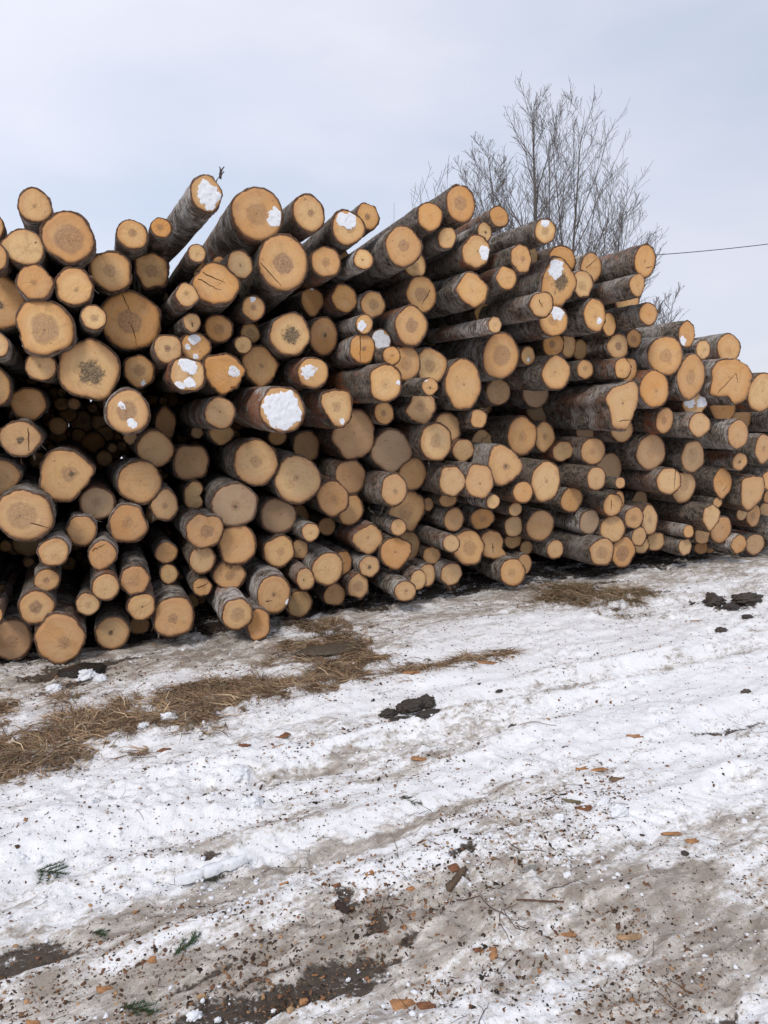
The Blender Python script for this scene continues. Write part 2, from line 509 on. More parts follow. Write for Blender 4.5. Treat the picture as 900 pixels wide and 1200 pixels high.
def height(x, y, fine=True):
    s = x * E[0] + y * E[1]
    q = x * EN[0] + y * EN[1]
    w = 0.25 * fbm(x * .8, y * .8, oct=2, seed=3)
    h = 0.052 * fbm(s * 0.7, (q + w) * 3.0, oct=3, seed=11)
    h = h + 0.020 * fbm(s * 2.6, q * 6.5, oct=3, seed=12)
    if fine:
        r1 = 1 - np.abs(vnoise(s * 5 + 3 * w, q * 13, seed=13))
        h = h + 0.010 * (r1 ** 2 - .5)
        h = h + 0.030 * fbm(s * 9, q * 14, oct=5, seed=14, rough=.68) * (0.6 + 0.8 * fbm(x * 1.1, y * 1.1, oct=2, seed=15))
        n = fbm(x * 34, y * 34, oct=3, seed=16, rough=.6)
        cr = smooth(fbm(x * 1.7 + 5, y * 1.7, oct=3, seed=18), -0.25, 0.35)
        h = h + (0.004 + 0.022 * cr) * np.maximum(n, -0.10)
        b2 = fbm(x * 13, y * 13, oct=3, seed=19, rough=.55)
        h = h + 0.022 * cr * np.maximum(b2, 0)
    # tyre ruts running with the road, lugs pressed into them
    for rpx, rpy, rl in ((430, 872, 1.5), (640, 800, 1.6), (330, 990, 1.0), (620, 1000, 1.2), (800, 770, 1.4)):
        gx, gy = G(rpx, rpy)
        d1 = (x - gx) * E[0] + (y - gy) * E[1]
        d2 = (x - gx) * EN[0] + (y - gy) * EN[1] + 0.05 * np.sin(d1 * 1.3)
        m_ = np.exp(-(d1 / rl) ** 4) * np.exp(-(d2 / 0.11) ** 4)
        h = h - 0.024 * m_ + 0.014 * np.exp(-(d1 / rl) ** 4) * np.exp(-((np.abs(d2) - 0.17) / 0.05) ** 2)
        h = h + 0.006 * m_ * np.sin((d1 + np.abs(d2) * 0.8) * 2 * math.pi / 0.075)
    # heaped snow at lower left and centre right, ruts between
    h = h + 0.05 * gblob(x, y, 110, 960, .55, .16) + 0.035 * gblob(x, y, 250, 905, .6, .14)
    h = h + 0.045 * gblob(x, y, 800, 830, 1.0, .17) + 0.03 * gblob(x, y, 640, 850, .5, .10)
    h = h - 0.035 * gblob(x, y, 430, 880, 1.1, .10) - 0.03 * gblob(x, y, 380, 1000, .7, .08) - 0.03 * gblob(x, y, 800, 1080, .6, .12)
    h = h - 0.02 * gblob(x, y, 320, 1150, .5, .08)
    fade = 1 - smooth(np.hypot(x, y), 25, 60)
    return h * fade - 0.02


def grade(a, b_, step, lo, hi, growth=1.14):
    c = list(np.arange(a, b_, step))
    s = step
    x = c[-1]
    while x < hi:
        s *= growth
        x += s
        c.append(x)
    s = step
    x = c[0]
    while x > lo:
        s *= growth
        x -= s
        c.insert(0, x)
    return np.array(c)


xs = grade(-2.4, 3.4, 0.0135, -2500, 2500, 1.07)
yl = [1.35]
while yl[-1] < 9:
    yl.append(yl[-1] + max(0.0065, 0.0044 * yl[-1]))
ys = np.array(yl)
sp = ys[-1] - ys[-2]
yb, x = [], ys[-1]
while x < 3000:
    sp *= 1.12
    x += sp
    yb.append(x)
ya, x, sp = [], ys[0], 0.02
while x > -600:
    sp *= 1.35
    x -= sp
    ya.insert(0, x)
ys = np.concatenate([ya, ys, yb])
X, Y = np.meshgrid(xs, ys)
X, Y = X.ravel(), Y.ravel()
near = np.hypot(X, Y) < 60
Z = np.full(len(X), -0.02)
Z[near] = height(X[near], Y[near])
gm = np.zeros(len(X)); mud = np.zeros(len(X)); dirt = np.zeros(len(X))
xn, yn = X[near], Y[near]
gm_ = grass_mask(xn, yn)
w1 = 0.09 * fbm(xn * 5, yn * 5, oct=4, seed=41)
w2_ = 0.09 * fbm(xn * 5, yn * 5, oct=4, seed=42)
mud_, dirt_ = 0, 0
for px, py, a, b_ in MUD:
    mud_ = mud_ + gblob(xn + w1, yn + w2_, px, py, a * 1.15, b_ * 1.2)
for px, py, a, b_, s_ in DIRT:
    dirt_ = dirt_ + s_ * gblob(xn + w1, yn + w2_, px, py, a, b_)
s_, q_ = xn * E[0] + yn * E[1], xn * EN[0] + yn * EN[1]
streak = fbm(s_ * 4, q_ * 16, oct=5, seed=43, rough=.65)
mud_ = mud_ * 1.05 + 0.95 * streak * np.clip(mud_ * 2.5 + .25, 0, 1) - 0.18
dirt_ = np.clip(dirt_, 0, 1.1) + 0.55 * fbm(s_ * 2.6, q_ * 8, oct=5, seed=44, rough=.66) + 0.16 + 0.26 * smooth(-yn, -4.0, -2.0)
dpl = (xn + 2.11) * EN[0] + (yn - 4.84) * EN[1]
apron = smooth(dpl, -0.95, -0.1) * (1 - smooth(dpl, .3, .6))
dirt_ = dirt_ + apron * (0.55 + 0.9 * fbm(s_ * 3, q_ * 9, oct=5, seed=47, rough=.7))
mud_ = mud_ + apron * (0.12 + 0.9 * fbm(s_ * 3, q_ * 11, oct=5, seed=48, rough=.72))
cl = 0
for px, py, a, b_ in CLEAN:
    cl = cl + gblob(xn + w1, yn + w2_, px, py, a, b_)
dirt_ = dirt_ - 0.75 * np.clip(cl, 0, 1.2) * (0.8 + 0.5 * fbm(xn * 5, yn * 5, oct=3, seed=46))
up = under_pile(xn, yn)
mud_ = np.maximum(mud_, up * (0.85 + 0.5 * streak))
# snow keeps to the low and high spots
gm[near] = gm_
mud[near] = smooth(mud_, 0.22, 1.0)
dirt[near] = np.clip(dirt_, -0.7, 1.2)
Z[near] += 0.018 * gm_ * 0 - 0.016 * mud[near]
nx, ny = len(xs), len(ys)
i, j = np.meshgrid(np.arange(nx - 1), np.arange(ny - 1))
i0 = (j * nx + i).ravel()
quads = np.stack([i0, i0 + 1, i0 + nx + 1, i0 + nx], -1)

M_GROUND, t, b = new_mat('snowy_ground', 0.75, 0.3)
aG = attr(t, 'gm'); aM = attr(t, 'mud'); aD = attr(t, 'dirt')
geo = N(t, 'ShaderNodeNewGeometry')
P = geo.outputs['Position']
Pr = mapping(t, P, (1, 1, 1), (0, 0, -R(29.7)))
Ps = mapping(t, Pr, (0.45, 1.3, 1))
f1 = noise(t, P, 55.0, 5, 0.7)
f2 = noise(t, Ps, 22.0, 5, 0.68, 0.3)
f3 = noise(t, P, 190.0, 3, 0.7)
f4 = noise(t, Ps, 6.0, 5, 0.6)
snow = mixc(t, ramp(t, f4, .3, .7), (0.93, 0.925, 0.93), (0.86, 0.85, 0.855))
dm = math_(t, 'ADD', aD.outputs['Fac'], math_(t, 'MULTIPLY', math_(t, 'SUBTRACT', f2, 0.5), 2.4))
dm = math_(t, 'ADD', dm, math_(t, 'MULTIPLY', math_(t, 'SUBTRACT', f1, 0.5), 2.2))
dmask = ramp(t, dm, 0.12, 0.95)
dcol = mixc(t, ramp(t, f2, 0.35, 0.65), (0.64, 0.585, 0.515), (0.37, 0.31, 0.245))
col = mixc(t, math_(t, 'MULTIPLY', dmask, 0.85), snow, dcol)
# grimy stains pressed into the ice
f5 = noise(t, Ps, 11.0, 5, 0.72, 0.4)
st = math_(t, 'ADD', f5, math_(t, 'MULTIPLY', math_(t, 'SUBTRACT', aD.outputs['Fac'], 0.5), 0.16))
col = mixc(t, math_(t, 'MULTIPLY', ramp(t, st, 0.50, 0.70), 0.75), col, mixc(t, f1, (0.17, 0.13, 0.10), (0.40, 0.33, 0.27)))
# dark specks of bark meal
spd = math_(t, 'MULTIPLY', math_(t, 'ADD', math_(t, 'MULTIPLY', aD.outputs['Fac'], 0.9), math_(t, 'SUBTRACT', f4, 0.5)), 0.09)
sp_ = math_(t, 'ADD', f3, spd)
col = mixc(t, math_(t, 'MULTIPLY', ramp(t, sp_, 0.69, 0.76), 0.75), col, (0.14, 0.09, 0.06))
sp2 = math_(t, 'ADD', f1, spd)
col = mixc(t, math_(t, 'MULTIPLY', ramp(t, sp2, 0.68, 0.74), 0.75), col, (0.09, 0.06, 0.04))
mm = math_(t, 'ADD', aM.outputs['Fac'], math_(t, 'MULTIPLY', math_(t, 'SUBTRACT', f1, 0.5), 2.0))
mm = math_(t, 'ADD', mm, math_(t, 'MULTIPLY', math_(t, 'SUBTRACT', f2, 0.5), 2.0))
mcol = mixc(t, f1, (0.035, 0.028, 0.022), (0.115, 0.09, 0.07))
mcol = mixc(t, ramp(t, f3, 0.55, 0.7), mcol, (0.22, 0.14, 0.08))
col = mixc(t, ramp(t, mm, 0.32, 0.85), col, mcol)
gg = math_(t, 'ADD', aG.outputs['Fac'], math_(t, 'MULTIPLY', math_(t, 'SUBTRACT', f1, 0.5), 1.6))
col = mixc(t, ramp(t, gg, 0.45, 1.05), col, mixc(t, f2, (0.11, 0.075, 0.048), (0.32, 0.235, 0.155)))
t.links.new(col, b.inputs['Base Color'])
wet = math_(t, 'MULTIPLY', dmask, -0.25)
t.links.new(math_(t, 'ADD', wet, 0.78), b.inputs['Roughness'])
bump(t, b, math_(t, 'ADD', math_(t, 'MULTIPLY', f1, 1.0), math_(t, 'ADD', math_(t, 'MULTIPLY', f2, 0.8), math_(t, 'MULTIPLY', f3, 0.2))), 0.55, 0.018)

ground = link('ground', mesh_np('ground', np.stack([X, Y, Z], -1), quads, M_GROUND, True, {'gm': gm, 'mud': mud, 'dirt': dirt}))
tag(ground, kind='structure')

# ------------------------------------------------------------------ the logs, read off the photograph
# px py width height depth-level options  # label ; short name
# h heart size, k heart darkness, r rot, g grey, l angle:amount lobe, w x,y,size snow, c x1,y1,x2,y2 split, B pale bark, R red bark
LOGS = '''
41 241 38 40 0 h.1 # narrow log standing highest at the upper left, sky all round its end ; the tall narrow log at upper left
29 290 48 45 0 h.0 l180:.12 c.5,.25,.6,.35
80 278 59 57 0 h.55 k.75 # large log with wide brown heart on the top row at upper left ; the wide-hearted top row log at upper left
-6 301 28 34 0
-9 265 26 34 1
41 331 42 39 0 h.2
87 336 44 43 0 h.15 k.5
2 354 58 60 0 h.2 r.15 # log cut by the left photo edge with small rotten pith, below the top row ; the rotten-pithed log at the left edge
53 384 66 63 0 h.5 k.8 # large log with big angular dark heart near the left edge ; the dark-hearted big log near the left edge
155 275 36 33 0 h.3
189 267 23 23 0 h.3
130 318 47 46 0 h.32 k.55
178 317 41 42 2 h.35 l45:.07 l135:.07 l225:.05 l315:.07
110 372 29 29 0 h.28 k.8
153 376 68 66 1 h.38 k.9 c-.25,.95,-.02,.35 c.02,-.1,.2,-.85 # large flat brown log split by a long dark radial crack ; the big cracked brown log
-4 404 28 30 0
48 430 35 32 1 h.15
104 432 72 68 1 r.4 h.3 k.4 l295:.1 # large pale log with a dark star of rot at its centre, left ; the large log with the rot star
163 435 36 36 1 h.4 k.6 w.25,-.7,.16
150 483 48 51 0 p.3 h.45 k.7 w-.3,.25,.18 w.1,-.5,.22 # bright orange log with two white snow crumbs on its heart ; the orange log with two snow crumbs
-7 452 38 47 1
33 473 41 38 3
23 514 47 42 1 r.22 h.1 l0:.08 c.45,.6,.42,-.7
80 557 62 58 2 h.25 l0:.17 l250:.05 r.12 # large log whose outline comes to a blunt point on the right ; the blunt-pointed log at left
1 559 43 41 2 h.42 k.35
29 604 64 59 0 h.5 k.6 c.2,-.3,.9,-.55 # big round log with broad ringed heart at the left edge, mid height ; the big ringed log on the left edge
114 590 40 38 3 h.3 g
164 565 50 48 3
153 513 16 16 4
182 526 42 41 3
194 497 27 33 4 l90:.12
96 622 35 34 0
150 614 43 44 1 h.28
63 647 35 33 0
120 651 34 32 0 c-.7,.4,.2,.8 l80:.05
55 680 29 26 2 h.3
43 712 41 38 0 h.38 k.9
103 708 28 25 0 h.3 k.4 B.3
124 688 32 30 0
158 680 33 34 0 h.4 k.35 B.7 # log with grey birch bark rising behind it and a squiggle at its pith ; the squiggle-pithed log at lower left
166 711 32 31 0 r.08 B.3
163 733 25 20 3
71 749 57 53 0 h.25 k.6 l320:-.07 # largest log resting on the ground at the lower left ; the largest ground log at lower left
132 742 40 38 1 r.12 h.2
14 750 46 47 3 g h.3
-3 721 12 18 0
242 227 36 41 0 p.3 w.15,-.05,.72 t30 # steeply pointing log plugged with snow and carrying a broken twig, top row ; the snow-plugged top log with a twig
302 251 57 60 0 h.42 k.8 w.7,-.05,.33 # large top row log with brown heart and snow clinging to its right ; the top log with snow on its right
281 310 29 33 0 h.12 k.8
231 297 20 21 0
252 333 48 50 0 l0:.05 c-.6,.5,.5,.1 c-.8,.2,.3,-.3 l150:-.06 # bare orange log with scratchy diagonal saw cracks, upper left of centre ; the scratched orange log
219 346 26 28 0 h.2 l0:.05
332 308 55 63 0 h.38 k.8 c-.95,-.05,-.1,-.85 B.3 # largest log of the upper middle, brown heart and long slanting split ; the large upper log with a slanting split
297 361 26 28 0 h.25 w-.05,.7,.25 B.4
225 378 20 22 0 c.0,.0,.05,-.5
256 385 31 32 1 h.35 k.6
293 391 22 24 2 h.4 k.6
285 404 20 20 1
197 409 33 33 0 h.22 k.95
229 407 34 33 0 w-.1,.5,.36 w-.5,.0,.2 w.0,-.6,.2 h.3 R.9 # rusty log smeared with patches of old snow ; the rusty snow-smeared log
220 439 40 40 0 p.3 w0,.55,.5 w.1,-.45,.32 w-.5,-.6,.26 h.2 R.9
265 440 48 47 0 l15:.13 l265:.10 l135:.08 w.4,.15,.25 r.01 c.2,-.6,.5,-.5 # kite-shaped pale log with a square snow spot ; the kite-shaped snow-spotted log
306 431 42 47 2 h.12 k.8 l275:.14 l90:.05 # dark orange log shaped like a drop pointing down, upper left of centre ; the dark drop-shaped log
340 392 44 49 0 r.42 h.25 k.5 # log with a blackish rotten ring in its middle, upper centre ; the rot-ringed log
258 484 35 36 0 h.1
260 509 28 23 3
331 480 51 52 0 p.3 w-.05,.02,.78 R.8 # log whose cut face is almost covered by one big snow patch ; the log covered by a big snow patch
231 507 14 14 4
325 512 21 19 4
367 437 34 36 0 w-.4,.05,.42 w.15,.25,.14 # orange log with a crescent of snow on its left side, centre left ; the log with snow on its left side
359 523 32 34 4
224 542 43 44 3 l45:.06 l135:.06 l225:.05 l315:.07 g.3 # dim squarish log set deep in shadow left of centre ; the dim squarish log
300 542 49 52 1 h.26 k.7 R.2 # large smooth log with a round grey heart in the middle left ; the smooth grey-hearted log
349 562 51 53 0 h.12 # large plain orange log just beside the grey-hearted one ; the large plain log left of centre
228 581 21 30 3 l0:-.3
275 592 51 49 2 g.55 r.10 h.2 # large mauve-grey log with fine black flecks ; the large mauve-grey log
326 605 40 40 2 g.4
350 604 24 24 4
193 592 31 36 0 h.22 k.7 f # very pale log with frayed bark hanging under it ; the pale log with frayed bark
240 622 40 41 1 h.36 k.8 l75:-.06
278 638 43 46 1 f
327 647 35 36 1 h.25 k.5 l70:.08
351 644 20 22 2 r.1
195 648 26 24 2
237 656 30 31 0
198 673 21 22 2
269 674 36 33 1 h.3 k.6
237 688 21 22 1 c-.6,-.1,.7,.4
364 624 19 22 0
358 679 21 25 0 r.1 B.5
204 723 47 45 0 h.22 k.95 # big round ground log with a dark dot of heart, lower left ; the dark-dotted ground log
278 720 35 36 0 h.45 k.7 B1 # silvery birch log lying on the ground with its bark showing ; the silvery birch ground log
321 697 38 45 0 h.15 r.06 w.85,-.45,.18 B.9 c-.5,-.3,-.1,-.3 # birch log with a dark round knot and a white chip at its right ; the knotted birch log
303 732 28 34 3
351 708 28 31 3 l180:-.02 R.5
362 250 36 41 0 h.22 k.7 R.4
408 267 37 41 0 h.3 k.5 w-.1,.35,.5 # top row log with a white snow cap over its upper face ; the snow-capped top log
431 254 26 31 1 h.22 k.8
382 307 33 35 0 h.28 k.7
426 304 21 24 0 r.1
473 289 41 46 0 h.3 k.7 B.5 # large orange log at the end of a snow-dusted trunk, upper centre ; the large orange log at upper centre
487 311 24 29 1 h.3
504 254 27 33 0
524 279 20 25 0
494 345 35 41 1 h.4 k.8 c.6,.3,0,-.6
366 352 28 31 3 l270:.15 w0,.8,.12
404 350 30 31 1 l120:.05 l10:-.03 R.6
437 357 28 29 1 h.42 k.6
427 380 20 22 0 w-.25,-.2,.5
482 382 36 45 0 h.35 k.8
379 394 33 42 2 r.14 h.3 k.3
446 400 23 27 1 w0,0,.95 # small log end entirely white with snow, upper centre ; the all-white small log
425 409 30 34 0 h.12 k.9 c-.2,.9,-.2,-.9
459 417 20 22 0 h.1
476 426 32 40 1 h.4 k.6
505 429 36 42 1 h.35 k.5 l20:.07
452 449 37 43 0 p.3 h.3 k.25 R1 w.75,.05,.12 # bright orange log on a reddish trunk in the centre ; the bright log on the reddish trunk
504 453 18 20 0 r.15 w-.5,.7,.2
394 479 36 45 0 h.28 k.6 l150:.10 l30:.08 l290:.13 w.35,-.6,.15 # pale tooth-shaped log tapering downward in the centre ; the tooth-shaped log
450 484 22 26 1 h.3 k.7
493 478 35 40 1 h.35 k.4 l45:.06 l225:.06 l320:.06
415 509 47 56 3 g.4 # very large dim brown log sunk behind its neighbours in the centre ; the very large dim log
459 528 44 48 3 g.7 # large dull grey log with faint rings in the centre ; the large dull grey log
511 518 36 43 1 h.35 k.6
524 502 30 36 2
390 584 36 40 2 h.25 k.6
411 559 35 39 3 g.3
462 574 30 36 0 p.3 h.2 k.8 # bright round log with a grey pith left of centre bottom ; the bright grey-pithed log
484 555 31 37 3
411 598 29 34 2
478 600 43 48 2 l300:.1 l20:.05 h.4 k.3 # broad pale brown log half hidden behind a small twiggy log ; the broad pale brown log
502 591 12 16 3
383 617 20 20 3
467 618 18 19 1 t160
431 632 36 36 1 l260:.08 l150:.05 h.15 k.6
465 648 35 38 1 l45:.08 l150:.06 l270:.07 h.12 # star-cornered tan log near the bottom centre ; the star-cornered tan log
477 640 28 36 3
384 667 36 38 0 B.6 # plain pale orange log on a grey trunk in the lower middle ; the pale orange log at lower middle
402 660 21 27 2
433 664 23 24 1 r.2 # small log with a tiny star-shaped flaw at its centre ; the small star-flawed log
420 687 25 28 1 h.45 k.6
392 697 24 26 2
475 693 24 23 0 h.15 k.9 B.9 # small log at the end of a long pale trunk on the snow, lower centre ; the long pale-barked ground log
490 680 19 24 0
501 674 19 26 1
506 651 20 20 2
540 239 33 42 0 h.42 k.8 # large log crowning the pile at its highest point in the middle, wide brown heart ; the crowning top log
585 254 21 24 0
568 272 17 22 1 r.15 h.2
558 295 30 38 0 w.6,-.1,.38 r.05 R1 # top log with a clump of snow on its right edge above red bark ; the red-barked log with snow clump
623 276 17 23 1
639 271 23 28 0 h.35 k.6 w0,.7,.4
611 303 22 33 0 h.2
624 301 12 22 3
594 326 23 27 0 l180:.05
553 340 36 41 0 l95:.10 l275:.08 # lemon-shaped orange log pointed above and below, upper right of centre ; the lemon-shaped log
567 367 23 22 3
580 381 15 19 0 p.3 B1 # small bright log ending a long white birch trunk ; the small white-birch log
635 357 25 29 0 p.3 c-.3,.4,.1,-.2
587 417 41 51 1 h.45 k.7 # large oval log with a round grey heart right of centre ; the large grey-hearted oval log
543 451 42 56 1 l100:.04 h.1 # very large tall tan log with a pointed crown, centre ; the very large tall tan log
584 459 28 30 3 g.3
619 417 16 22 2 w0,-.4,.2
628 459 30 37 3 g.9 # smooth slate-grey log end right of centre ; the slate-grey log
634 477 32 38 4 g.5
649 376 32 36 0 h.3 k.6 w.2,.45,.42 # log with snow resting on the upper half, right of centre top ; the snow-topped log right of centre
648 403 22 29 2 h.3 k.8
652 437 32 39 1 h.1
561 491 18 22 1
565 518 24 27 3 g.3 c.2,.2,.6,.7 c-.1,-.1,.1,.5
543 528 25 25 1
612 511 33 43 1 h.25 k.4
638 512 24 34 2 h.2 k.8
592 545 39 47 0 p.3 l110:.08 l350:.09 r.10 h.2 # tall pale log with a dark smudge at its pith in the centre right ; the smudge-pithed pale log
562 564 32 39 0 h.1
530 564 29 34 1
613 577 22 25 0
640 564 33 45 0 l250:.05 h.1
525 586 20 16 2
578 588 15 17 0
604 597 15 16 1
565 608 26 24 2 h.25 k.9
602 617 21 24 2
532 609 23 27 1
633 616 31 35 1
529 637 18 21 0
549 642 35 39 2 h.4 k.6 # large round log with darker middle just above the ground, centre ; the large low round log
577 640 28 34 2 l300:.1 c.0,.2,.1,-.5 r.08
601 634 21 17 3
617 642 15 16 3
601 671 28 31 0 h.3 k.3 B.5 # log jutting furthest out onto the snow with a long grey trunk, lower centre ; the log jutting onto the snow
614 662 18 24 2
529 673 23 26 1 f
659 305 31 32 1
655 331 38 54 0 l120:.04 l300:.04 r.42 h.3 k.3 w-.2,.6,.38 # tall lumpy log with snow lump and crumbly centre on the upper right ; the lumpy crumbly-centred log
683 333 23 32 0 h.35 k.4 l120:.05
693 314 24 33 0 c-.6,-.1,.5,.7
756 306 24 37 0 p.3 h.1 c.2,-.4,.7,-.3 # highest log on the right side with dark bark, against open sky ; the highest right-hand log
747 334 19 26 0 p.3 B.4
735 353 27 30 2
760 368 20 26 0 p.3
697 369 25 38 0 w.4,-.3,.22 l300:.06 # tall smooth log with one snow dot at lower right, upper right ; the tall snow-dotted log
714 380 17 27 1 l270:.05
743 397 16 22 1 h.4 k.8
724 406 26 29 0 h.3 k.95
666 405 17 28 2
680 410 18 23 3
686 433 19 22 1 h.3 k.6
730 432 19 24 0
737 434 19 28 1
767 456 32 41 0 h.15 k.4
733 473 36 54 0 l95:.05 l200:-.06 l45:.1 r.06 c-.4,-.75,.5,-.7 B.6 R.4 # big split triangular log with torn white-flecked bark, right of centre ; the big split triangular log
729 504 25 27 1
779 493 20 29 0 h.3 k.7 R.9
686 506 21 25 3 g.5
695 529 27 31 2 h.25 k.5
660 529 23 23 2 l300:-.05
763 530 31 41 1 h.35 k.4 g.2 # large tan oval log with faint grey rings on the right ; the large ringed tan oval
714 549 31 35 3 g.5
699 561 21 27 0
727 566 11 13 0
670 586 24 29 2
691 612 23 28 2 g.6
718 592 22 26 1 R.8 c-.2,.5,-.1,-.4
725 588 13 25 2
718 620 27 31 1
743 607 20 25 1 h.3 k.5
761 610 20 33 1 l100:.05 h.3
750 586 19 20 3 g.3
749 629 17 22 1
752 639 18 18 2
768 635 20 22 2 l45:.08
706 647 27 32 0 l160:.07 h.45 k.5 l300:.03 # pale corner-shouldered log low on the right, touching a diamond-hearted one ; the shouldered log low on the right
730 647 27 35 1 h.5 k.8 # log with a diamond-shaped grey heart near the ground, right ; the diamond-hearted log
696 655 12 14 2
651 644 18 21 1
805 392 20 29 0 w-.45,-.55,.42 # top row log at right with a white snow tongue at lower left ; the right log with a snow tongue
780 417 37 44 0 h.35 k.6 # large orange log with round brown heart, right ; the large orange log at right
824 410 16 23 0
854 408 26 32 0 f # last big log at the top of the right-hand slope, ragged bark on top ; the ragged-bark log at top right
810 441 34 49 0 h.3 k.5 l275:.05 # tall orange log with a pale-rimmed heart, right side ; the tall pale-rimmed orange log
858 446 44 50 0 c-.7,-.6,.15,.35 c.15,.35,.3,-.1 l150:.05 l30:.05 # wide double log with a zigzag split on the far right ; the zigzag-split double log
847 477 29 33 1
893 460 32 43 0 R1 # reddish log at the far right edge near the pile top ; the reddish log at the right edge
814 473 28 27 1 w-.35,.1,.42 w.5,.1,.42
820 498 26 28 0
869 490 21 34 2
865 509 24 33 0
895 526 20 33 0 h.2
867 541 17 20 0 r.14 h.2
812 535 25 36 1 h.45 k.4 # grey-tan log with spiral rings, right ; the spiral-ringed log
790 534 19 25 3 g.5
784 564 28 30 0 c.5,.9,.45,-.6
801 571 26 36 1 h.4 k.7
847 566 22 33 1 l90:.08 l270:.08 c.0,-.6,.5,-.2
881 576 26 40 0 l275:.14 # tall log tapering to a point at the bottom, far right ; the pointed log at far right
841 589 10 12 1
834 605 21 35 0 l275:.12 # egg-shaped log pointed below, low on the far right ; the egg-shaped log
845 621 24 31 1 h.15 k.6
870 601 13 18 1
883 604 18 26 1 h.3 k.6
897 607 20 34 3
904 563 22 24 0
900 582 10 14 1
792 598 20 21 3
807 623 12 14 0
823 627 17 21 1
803 641 15 19 0
866 638 17 21 0
885 638 19 24 3 g.5
822 642 15 14 2
914 491 26 30 0
912 515 18 22 1
916 546 22 26 0
916 625 26 30 1
832 641 11 15 3
'''

# outlines of the oddly shaped ends, as spots of the photograph round each end
POLY = {
    (733, 473): [(709, 467), (718, 456), (744, 447), (748, 458), (747, 474), (736, 502), (718, 500), (716, 482)],
    (265, 440): [(242, 420), (270, 416), (288, 433), (278, 452), (260, 463), (246, 449), (240, 434)],
    (306, 431): [(296, 408), (310, 407), (326, 426), (320, 442), (306, 455), (292, 442), (283, 420)],
    (394, 479): [(378, 462), (394, 458), (410, 460), (412, 478), (410, 492), (400, 501), (392, 498), (382, 484), (376, 472)],
    (80, 557): [(61, 530), (77, 529), (91, 533), (111, 551), (100, 569), (80, 587), (58, 583), (49, 569), (52, 544)],
    (553, 340): [(547, 320), (557, 322), (571, 335), (569, 350), (557, 360), (543, 352), (535, 340)],
    (858, 446): [(835, 432), (842, 424), (860, 423), (875, 431), (880, 440), (877, 466), (864, 474), (857, 463), (844, 464), (835, 462), (837, 448)],
    (592, 545): [(577, 525), (587, 522), (600, 530), (611, 543), (612, 552), (600, 563), (588, 569), (580, 563), (573, 547)],
    (655, 331): [(648, 303), (658, 306), (672, 323), (675, 332), (668, 347), (657, 358), (643, 357), (637, 343), (638, 325), (642, 313)],
    (465, 648): [(452, 634), (464, 630), (480, 638), (482, 648), (476, 658), (466, 668), (454, 662), (448, 654), (447, 642)],
    (431, 632): [(420, 622), (436, 615), (446, 624), (449, 636), (440, 645), (432, 650), (424, 645), (414, 635), (413, 628)],
    (478, 600): [(454, 600), (468, 582), (480, 575), (496, 586), (498, 600), (484, 623), (468, 616)],
    (577, 640): [(564, 627), (573, 622), (585, 626), (590, 635), (588, 645), (597, 654), (580, 655), (567, 650)],
    (881, 576): [(869, 562), (880, 559), (892, 561), (895, 575), (892, 587), (880, 599), (872, 590), (870, 575)],
    (493, 478): [(484, 460), (494, 459), (508, 466), (510, 480), (500, 498), (484, 491), (475, 482), (482, 472)],
    (834, 605): [(835, 592), (844, 600), (842, 612), (833, 623), (824, 609), (825, 596)],
}
DV = np.array([-350.0, 900 * math.cos(PITCH) + 115 * math.sin(PITCH), 0.0])
D = DV / np.linalg.norm(DV)                       # the way the logs run, into the stack
PX = np.array([D[1], -D[0], 0.0])                 # sideways across the stack
logs = []
for line in LOGS.strip().splitlines():
    note = short = None
    if '#' in line:
        line, nt = line.split('#')
        note, short = [q.strip() for q in nt.split(';')]
    tk = line.split()
    g = dict(px=float(tk[0]), py=float(tk[1]), w=float(tk[2]), h=float(tk[3]), lev=int(tk[4]), note=note, short=short,
             heart=0.0, k=0.6, rot=0.0, grey=0.0, lobes=[], snow=[], crack=[], white=None, red=None, fray=False, stub=None, out=0.0)
    for q in tk[5:]:
        c, a = q[0], q[1:]
        if c == 'h': g['heart'] = float(a)
        elif c == 'k': g['k'] = float(a)
        elif c == 'r': g['rot'] = float(a)
        elif c == 'g': g['grey'] = float(a) if a else 0.5
        elif c == 'l': g['lobes'].append(tuple(float(z) for z in a.split(':')))
        elif c == 'w': g['snow'].append(tuple(float(z) for z in a.split(',')))
        elif c == 'c': g['crack'].append(tuple(float(z) for z in a.split(',')))
        elif c == 'B': g['white'] = float(a)
        elif c == 'R': g['red'] = float(a)
        elif c == 'f': g['fray'] = True
        elif c == 'p': g['out'] = float(a)
        elif c == 't': g['stub'] = float(a)
    g['dull'] = 0.20 * max(0.0, min(1.0, (g['py'] - 440) / 80.0))  # weaker skylight low in the stack, painted as grey into the cut ends
    logs.append(g)
for g in logs:
    g['poly'] = POLY.get((int(g['px']), int(g['py'])))
nL = len(logs)
LEV = [-0.03, 0.16, 0.36, 0.60, 0.85]
n_pl = np.array([-0.495, 0.869, 0.0])
q = np.zeros((nL, 2)); kk = np.zeros((nL, 2)); A = np.zeros(nL)
for i_, g in enumerate(logs):
    r = ray(g['px'], g['py'])
    v = r / r.dot(D)
    q[i_] = (v.dot(PX), v[2])
    t0 = 5.25 / n_pl.dot(v)
    A[i_] = t0 + LEV[g['lev']] - g['out'] - (rng.uniform(0, .10) if g['lev'] == 0 and g['py'] < 560 else 0)
    # semi-axes in the cut plane, per metre along D, that give the width and height seen
    r1 = ray(g['px'] + 1, g['py']); r2 = ray(g['px'], g['py'] - 1)
    v1, v2 = r1 / r1.dot(D), r2 / r2.dot(D)
    kk[i_] = (abs((v1 - v).dot(PX)) * g['w'] / 2 * 1.085, abs(v2[2] - v[2]) * g['h'] / 2 * 1.085)
A_t = A.copy()
kr = kk.mean(1)
